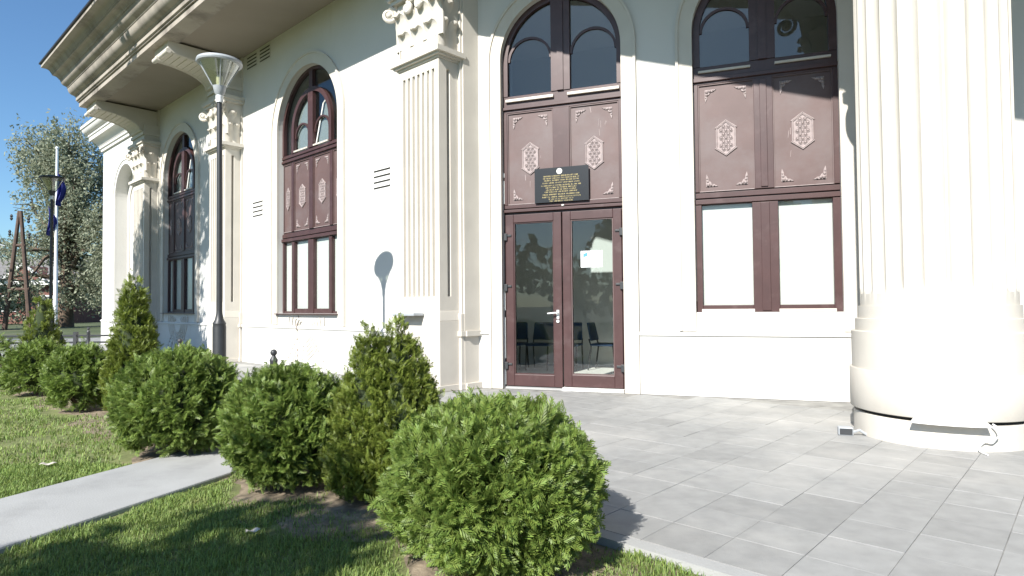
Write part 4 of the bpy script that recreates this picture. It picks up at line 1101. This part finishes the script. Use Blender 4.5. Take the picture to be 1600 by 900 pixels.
def thuja(name, label, group, x, y, rx, h, kind, n, size, seed, parts=None):
    """kind 'ball' or 'cone'; parts: list of (dx,dy,rx,h,share) for multi-stem cones"""
    T = empty(name, (x, y, -0.03), label, 'bush' if kind == 'ball' else 'conifer', group)
    g = np.random.default_rng(seed)
    Vs = []; Fs = []; off = 0; core = MB(); up = np.array([0, 0, 1.0])
    for (dx, dy, r, hh, wgt) in (parts or [(0, 0, rx, h, 1.0)]):
        per = 11; nn = int(n * wgt / per)
        if kind == 'ball':
            u = unit(g.normal(size=(int(nn * 1.8), 3))); u = u[u[:, 2] > -0.80][:nn]
            flat = np.array([1, 1, h / (2 * rx) * 1.04])
            f = 1 + lump(u, seed + 3, 7.0, 0.07) + lump(u, seed + 9, 2.0, 0.08) - 0.22 * g.uniform(0, 1, len(u)) ** 2.0
            P = np.array([dx, dy, hh * 0.50]) + u * flat * r * f[:, None]
            nrm = unit(u / flat)
        else:
            tt = np.clip(1 - np.sqrt(g.uniform(0, 1, nn)) * 0.985, 0, 1); th = g.uniform(0, 2 * math.pi, nn)
            prof_ = np.where(tt < 0.22, 0.78 + tt, 1.0) * (1 - tt) ** 0.72 * 1.06 + 0.02
            P0 = np.stack([np.cos(th), np.sin(th), tt * 2.5], 1)
            f = 1 + lump(P0, seed + 3, 5.0, 0.14) - 0.25 * g.uniform(0, 1, nn) ** 2.0
            rr = r * prof_ * f
            P = np.stack([dx + rr * np.cos(th), dy + rr * np.sin(th), 0.05 + tt * (hh - 0.02)], 1)
            nrm = unit(np.stack([np.cos(th), np.sin(th), np.full(nn, 0.45)], 1))
        ax = unit(nrm * 0.9 + up * (0.35 if kind == 'ball' else 0.9) + g.normal(size=P.shape) * 0.30)
        # each branchlet carries a tuft of sprays
        P = np.repeat(P, per, 0); ax = np.repeat(ax, per, 0); nr = np.repeat(nrm, per, 0)
        A = unit(ax + g.normal(size=P.shape) * 0.40)
        q = unit(np.cross(A, nr) * g.normal(size=(len(P), 1)) * 1.3 + nr * 0.35 + up * 0.25 + g.normal(size=P.shape) * 0.45)
        Cn = unit(q - A * np.sum(q * A, 1, keepdims=True)); B = np.cross(Cn, A)
        sz = size * g.uniform(0.55, 1.2, len(P))[:, None]
        base = P - A * sz * g.uniform(0.35, 0.85, (len(P), 1)) + g.normal(size=P.shape) * size * 0.22
        base[:, 2] = np.maximum(base[:, 2], 0.04)
        V, F_ = scatter(SPT, SPF, base, A * sz, B * sz, Cn * sz)
        Vs.append(V); Fs.append(F_ + off); off += len(V)
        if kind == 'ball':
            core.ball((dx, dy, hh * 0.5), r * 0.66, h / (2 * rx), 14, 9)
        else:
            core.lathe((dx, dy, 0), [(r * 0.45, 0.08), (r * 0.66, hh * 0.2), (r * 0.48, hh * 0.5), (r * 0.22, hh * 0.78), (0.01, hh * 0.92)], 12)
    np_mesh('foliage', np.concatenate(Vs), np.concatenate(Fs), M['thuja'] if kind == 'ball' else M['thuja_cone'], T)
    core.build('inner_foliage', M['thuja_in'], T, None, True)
    st = MB()
    for (dx, dy, r, hh, wgt) in (parts or [(0, 0, rx, h, 1.0)]):
        st.tube([(dx, dy, -0.02), (dx, dy, hh * 0.4)], [0.04, 0.02], 7)
        for k in range(6):
            an = k * 1.05 + seed; st.tube([(dx, dy, 0.03), (dx + 0.5 * r * math.cos(an), dy + 0.5 * r * math.sin(an), 0.22)], [0.018, 0.008], 5)
    st.build('trunk', M['bark'], T, None, True)
    return T
GB = 'round clipped thuja bushes along the plaza edge'; GC = 'pointed thuja conifers along the plaza edge'
thuja('round_bush', 'largest round green bush in the foreground at the plaza corner', GB, -0.09, 3.06, 0.505, 0.715, 'ball', 19000, 0.092, 11)
thuja('round_bush', 'round green bush left of the twin-topped conifer, right of the concrete path', GB, -1.52, 4.28, 0.405, 0.76, 'ball', 12000, 0.086, 12)
thuja('round_bush', 'round green bush on the left edge of the concrete path', GB, -2.78, 5.25, 0.50, 0.82, 'ball', 12000, 0.092, 13)
thuja('round_bush', 'small round bush just left of the slim pointed conifer', GB, -5.10, 7.45, 0.37, 0.78, 'ball', 4600, 0.095, 14)
thuja('round_bush', 'small round bush second from the left edge of the lawn', GB, -6.70, 8.85, 0.38, 0.74, 'ball', 3800, 0.095, 15)
thuja('round_bush', 'dark round bush at the far left edge', GB, -8.35, 9.85, 0.42, 0.85, 'ball', 1400, 0.11, 16)
thuja('pointed_conifer', 'twin-topped conifer between two round bushes in front of the door pilaster', GC, -0.83, 4.02, 0.36, 1.08, 'cone', 17000, 0.064, 21,
      parts=[(-0.085, -0.02, 0.30, 1.05, 0.40), (0.085, 0.05, 0.40, 1.10, 0.60)])
thuja('pointed_conifer', 'slim pointed conifer in front of the shaded pilaster', GC, -4.40, 7.30, 0.34, 1.62, 'cone', 8500, 0.078, 22)
thuja('pointed_conifer', 'pointed conifer left of the distant street lamp', GC, -7.45, 9.95, 0.36, 1.48, 'cone', 4200, 0.085, 23)

# grass blades
def grass(name, poly_test, x0, x1, y0, y1, n, h, w_, seed):
    g = np.random.default_rng(seed)
    P = np.stack([g.uniform(x0, x1, n), g.uniform(y0, y1, n), np.full(n, -0.036)], 1)
    keep = poly_test(P, g); P = P[keep]; n = len(P)
    th = g.uniform(0, 6.283, n); lean = g.uniform(0.1, 0.9, n); hh = h * g.uniform(0.5, 1.3, n)
    clump = 0.75 + 0.5 * (0.5 + 0.5 * np.sin(P[:, 0] * 9 + 2 * np.sin(P[:, 1] * 7))); hh = hh * clump
    d = np.stack([np.cos(th), np.sin(th), np.zeros(n)], 1); pz = np.stack([-np.sin(th), np.cos(th), np.zeros(n)], 1)
    ww = w_ * g.uniform(0.7, 1.3, n)[:, None]
    up = np.array([0, 0, 1.0])
    b0 = P - pz * ww; b1 = P + pz * ww
    mid = P + d * (hh * lean * 0.35)[:, None] + up * (hh * 0.6)[:, None]
    tip = P + d * (hh * lean)[:, None] + up * (hh * (1.0 - 0.35 * lean))[:, None]
    V = np.stack([b0, b1, mid + pz * ww * 0.7, mid - pz * ww * 0.7, tip], 1).reshape(-1, 3)
    k = (np.arange(n) * 5)[:, None]
    F_ = np.concatenate([np.concatenate([k, k + 1, k + 2], 1), np.concatenate([k, k + 2, k + 3], 1), np.concatenate([k + 3, k + 2, k + 4], 1)])
    ob = np_mesh(name, V, F_, M['grass'])
    return ob
bushes = np.array([(-0.10, 3.06, 0.50), (-1.52, 4.28, 0.42), (-2.78, 5.25, 0.48), (-5.10, 7.45, 0.42), (-6.7, 8.85, 0.45), (-0.86, 4.02, 0.36), (-4.4, 7.3, 0.4), (-7.45, 9.95, 0.4), (-8.35, 9.85, 0.4)])
dLn = np.array(dL[:2]); nLn = np.array(nL[:2]); OLn = np.array(OL[:2])
pan = np.array(pa[:2]); pnn = np.array(pn[:2]); pdn = np.array(pdir[:2])
def lawn_test(P, g):
    q = P[:, :2] - OLn; o_ = q @ nLn; s_ = q @ dLn
    pb = (P[:, :2] - pan) @ pnn; pal = (P[:, :2] - pan) @ pdn
    keep = (o_ > PO + 0.11 + 0.04 * np.sin(s_ * 9))
    keep &= ~((pb > -0.03 + 0.025 * np.sin(pal * 11)) & (pb < 0.92 + 0.025 * np.sin(pal * 8 + 1)) & (pal < 3.6))
    for bx, by, br in bushes:
        dd = np.hypot(P[:, 0] - bx, P[:, 1] - by); keep &= dd > br * (0.85 + 0.25 * g.random(len(P)))
    # bare patches in the bed
    edge = (o_ < 4.35 + 0.15 * np.sin(s_ * 3.1)) & (g.random(len(P)) < 0.15) & (s_ < -2.3)
    bald = (np.sin(P[:, 0] * 3.7 + 1.3 * np.sin(P[:, 1] * 2.9)) + np.sin(P[:, 1] * 4.3 + P[:, 0]) > 1.35) & (g.random(len(P)) < 0.7)
    return keep & ~edge & ~bald
gr = grass('grass', lawn_test, -4.2, 1.1, 2.25, 4.9, 190000, 0.034, 0.0022, 31)
tag(gr, 'short green lawn grass in front of and beside the path', 'grass', kind='stuff')
gr2 = grass('grass', lawn_test, -12.0, -2.4, 3.9, 11.0, 110000, 0.038, 0.0040, 32)
tag(gr2, 'short lawn grass with dry patches beyond the path', 'grass', kind='stuff')
# litter
def litter(x, y, w_, d, rz, label):
    mb_ = MB(); V = []; n = 6
    for i in range(n + 1):
        for j in range(3):
            V.append((w_ * (i / n - 0.5), d * (j / 2 - 0.5), 0.012 + 0.006 * math.sin(i * 1.3 + j)))
    mb_.add(V, [(i * 3 + j, i * 3 + j + 1, i * 3 + j + 4, i * 3 + j + 3) for i in range(n) for j in range(2)])
    ob = mb_.build('dry_leaf', M['sill']); ob.location = (x, y, 0.0); ob.rotation_euler = (0, 0, rz)
    sm = ob.modifiers.new('thickness', 'SOLIDIFY'); sm.thickness = 0.002
    return tag(ob, label, 'leaf')
litter(-1.36, 3.30, 0.07, 0.035, 0.4, 'pale dry leaf lying on the shaded foreground grass')
litter(-3.5, 4.75, 0.10, 0.05, 0.1, 'pale dry leaf lying on the sunny lawn left of the path')

# ---------------------------------------------------------------- trees
LT = np.array([(-0.5, 0, 0), (0, -0.22, 0.02), (0.5, 0, -0.04), (0, 0.22, 0.02)]); LF = np.array([(0, 1, 2, 3)])
def tree(name, label, x, y, z, trunk_h, trunk_r, blobs, leaves, size, material, seed, group=None, droop=0.0, lean=(0, 0)):
    T = empty(name, (x, y, z), label, 'tree', group); g = np.random.default_rng(seed)
    tr = MB(); top = Vector((lean[0], lean[1], trunk_h))
    tr.tube([(0, 0, -0.1), (lean[0] * 0.3, lean[1] * 0.3, trunk_h * 0.4), top], [trunk_r * 1.25, trunk_r, trunk_r * 0.7], 10)
    Vs = []; Fs = []; off = 0
    tot = sum(b[3] ** 2 for b in blobs)
    for (bx, by, bz, br) in blobs:
        c = Vector((bx, by, bz)); st = top * (0.55 + 0.45 * g.random())
        mid = st.lerp(c, 0.5) + Vector((0, 0, 0.12 * (c - st).length))
        tr.tube([st, mid, c], [trunk_r * 0.45, trunk_r * 0.28, trunk_r * 0.08], 6)
        for _ in range(5):
            e = c + Vector(unit(g.normal(size=3))) * br * 0.8
            tr.tube([mid.lerp(c, 0.5 + 0.5 * g.random()), e], [trunk_r * 0.12, trunk_r * 0.03], 5)
        n = int(leaves * br ** 2 / tot)
        nc = max(5, n // 22); cc = unit(g.normal(size=(nc, 3))) * (g.uniform(0.25, 1.05, nc) ** 0.6)[:, None] * br
        idx = g.integers(0, nc, n)
        P = np.array([bx, by, bz]) + cc[idx] + g.normal(size=(n, 3)) * br * 0.13 * np.array([1, 1, 1 + droop])
        if droop: P[:, 2] -= np.abs(g.normal(size=n)) * droop * br * 0.18
        A = unit(g.normal(size=(n, 3)) + np.array([0, 0, -droop * 1.2])); q = g.normal(size=(n, 3)); Cn = unit(q - A * np.sum(q * A, 1, keepdims=True)); B = np.cross(Cn, A)
        sz = size * g.uniform(0.6, 1.3, n)[:, None]
        V, F_ = scatter(LT, LF, P, A * sz, B * sz, Cn * sz); Vs.append(V); Fs.append(F_ + off); off += len(V)
    np_mesh('crown', np.concatenate(Vs), np.concatenate(Fs), material, T)
    tr.build('trunk', M['bark'], T, None, True)
    return T
def blobset(seed, n, rx, ry, z0, z1, br0, br1, prof=lambda t: 1.0):
    g = random.Random(seed); out = []
    for i in range(n):
        t = (i + g.random()) / n; a = g.uniform(0, 6.283); q = math.sqrt(g.random()) * prof(t)
        out.append((rx * q * math.cos(a), ry * q * math.sin(a), z0 + (z1 - z0) * t, g.uniform(br0, br1)))
    return out
# big grey-green tree behind the street
tree('broadleaf_tree', 'tall airy grey-green tree behind the flagpole', -32.0, 45, -0.12, 6.0, 0.42,
     blobset(5, 44, 5.4, 4.5, 2.2, 13.4, 1.0, 1.9, lambda t: (1.0 if t < 0.55 else 1.25 - 0.9 * t)), 36000, 0.24, M['willow'], 41, droop=0.5)
tree('broadleaf_tree', 'grey-green tree partly hidden behind the building corner', -26.5, 47, -0.12, 5.0, 0.36,
     blobset(6, 22, 4.2, 4.0, 2.0, 11.5, 1.1, 2.0), 28000, 0.24, M['willow'], 42, droop=0.5)
tree('evergreen_tree', 'dark green tree at the left edge beside the timber poles', -34.5, 38, -0.12, 3.0, 0.25,
     blobset(8, 16, 2.6, 2.4, 1.2, 5.6, 0.8, 1.3, lambda t: 1.1 - 0.8 * t), 9000, 0.22, M['evergreen'], 43)
tree('evergreen_tree', 'low dark shrub tree in front of the brick house', -44.0, 52, -0.12, 1.5, 0.2,
     blobset(9, 12, 4.5, 2.2, 0.8, 2.8, 0.8, 1.3), 5000, 0.25, M['evergreen'], 44)
tree('broadleaf_tree', 'pale green tree crowns behind the brick house', -58.0, 78, -0.12, 4.0, 0.4,
     blobset(10, 24, 12, 5, 2.5, 9.5, 1.6, 2.6), 9000, 0.42, M['willow'], 45)
# street trees standing behind the camera's left: their shade falls on the lawn and the far bay
tree('street_tree', 'leafy street tree standing left of the lawn and shading the far bay', -11.9, 9.8, -0.05, 4.9, 0.16,
     blobset(13, 50, 2.0, 2.0, 4.9, 9.2, 0.7, 1.0), 34000, 0.19, M['shadeleaf'], 51)
tree('street_tree', 'small leafy tree behind the viewpoint shading the front lawn', -3.72, -1.40, -0.05, 2.6, 0.06,
     blobset(14, 18, 0.72, 0.72, 2.7, 3.75, 0.40, 0.52), 9000, 0.12, M['shadeleaf'], 52)

# belt of trees across the street behind the viewpoint, seen mirrored in the glass
gw = np.random.default_rng(77)
nb = 150; th = gw.uniform(-2.75, 2.2, nb); rr = gw.uniform(26, 34, nb)
cen = np.stack([rr * np.sin(th + math.pi), rr * np.cos(th + math.pi), gw.uniform(1.0, 6.5, nb)], 1)
cen = cen[(cen[:, 1] < 6) & (cen[:, 0] > -40)]
br_ = gw.uniform(1.5, 2.4, len(cen)); k_ = gw.integers(0, len(cen), 16000)
Pw = cen[k_] + unit(gw.normal(size=(16000, 3))) * (br_[k_] * gw.uniform(0.4, 1.05, 16000))[:, None]
Aw = unit(gw.normal(size=Pw.shape)); qw = gw.normal(size=Pw.shape); Cw = unit(qw - Aw * np.sum(qw * Aw, 1, keepdims=True)); Bw = np.cross(Cw, Aw)
Vw, Fw = scatter(LT * np.array([1, 1.7, 1]), LF, Pw, Aw * 0.75, Bw * 0.75, Cw * 0.75)
tag(np_mesh('tree_belt', Vw, Fw, M['shadeleaf']), 'belt of street trees mirrored in the door and window glass', 'trees', kind='stuff')
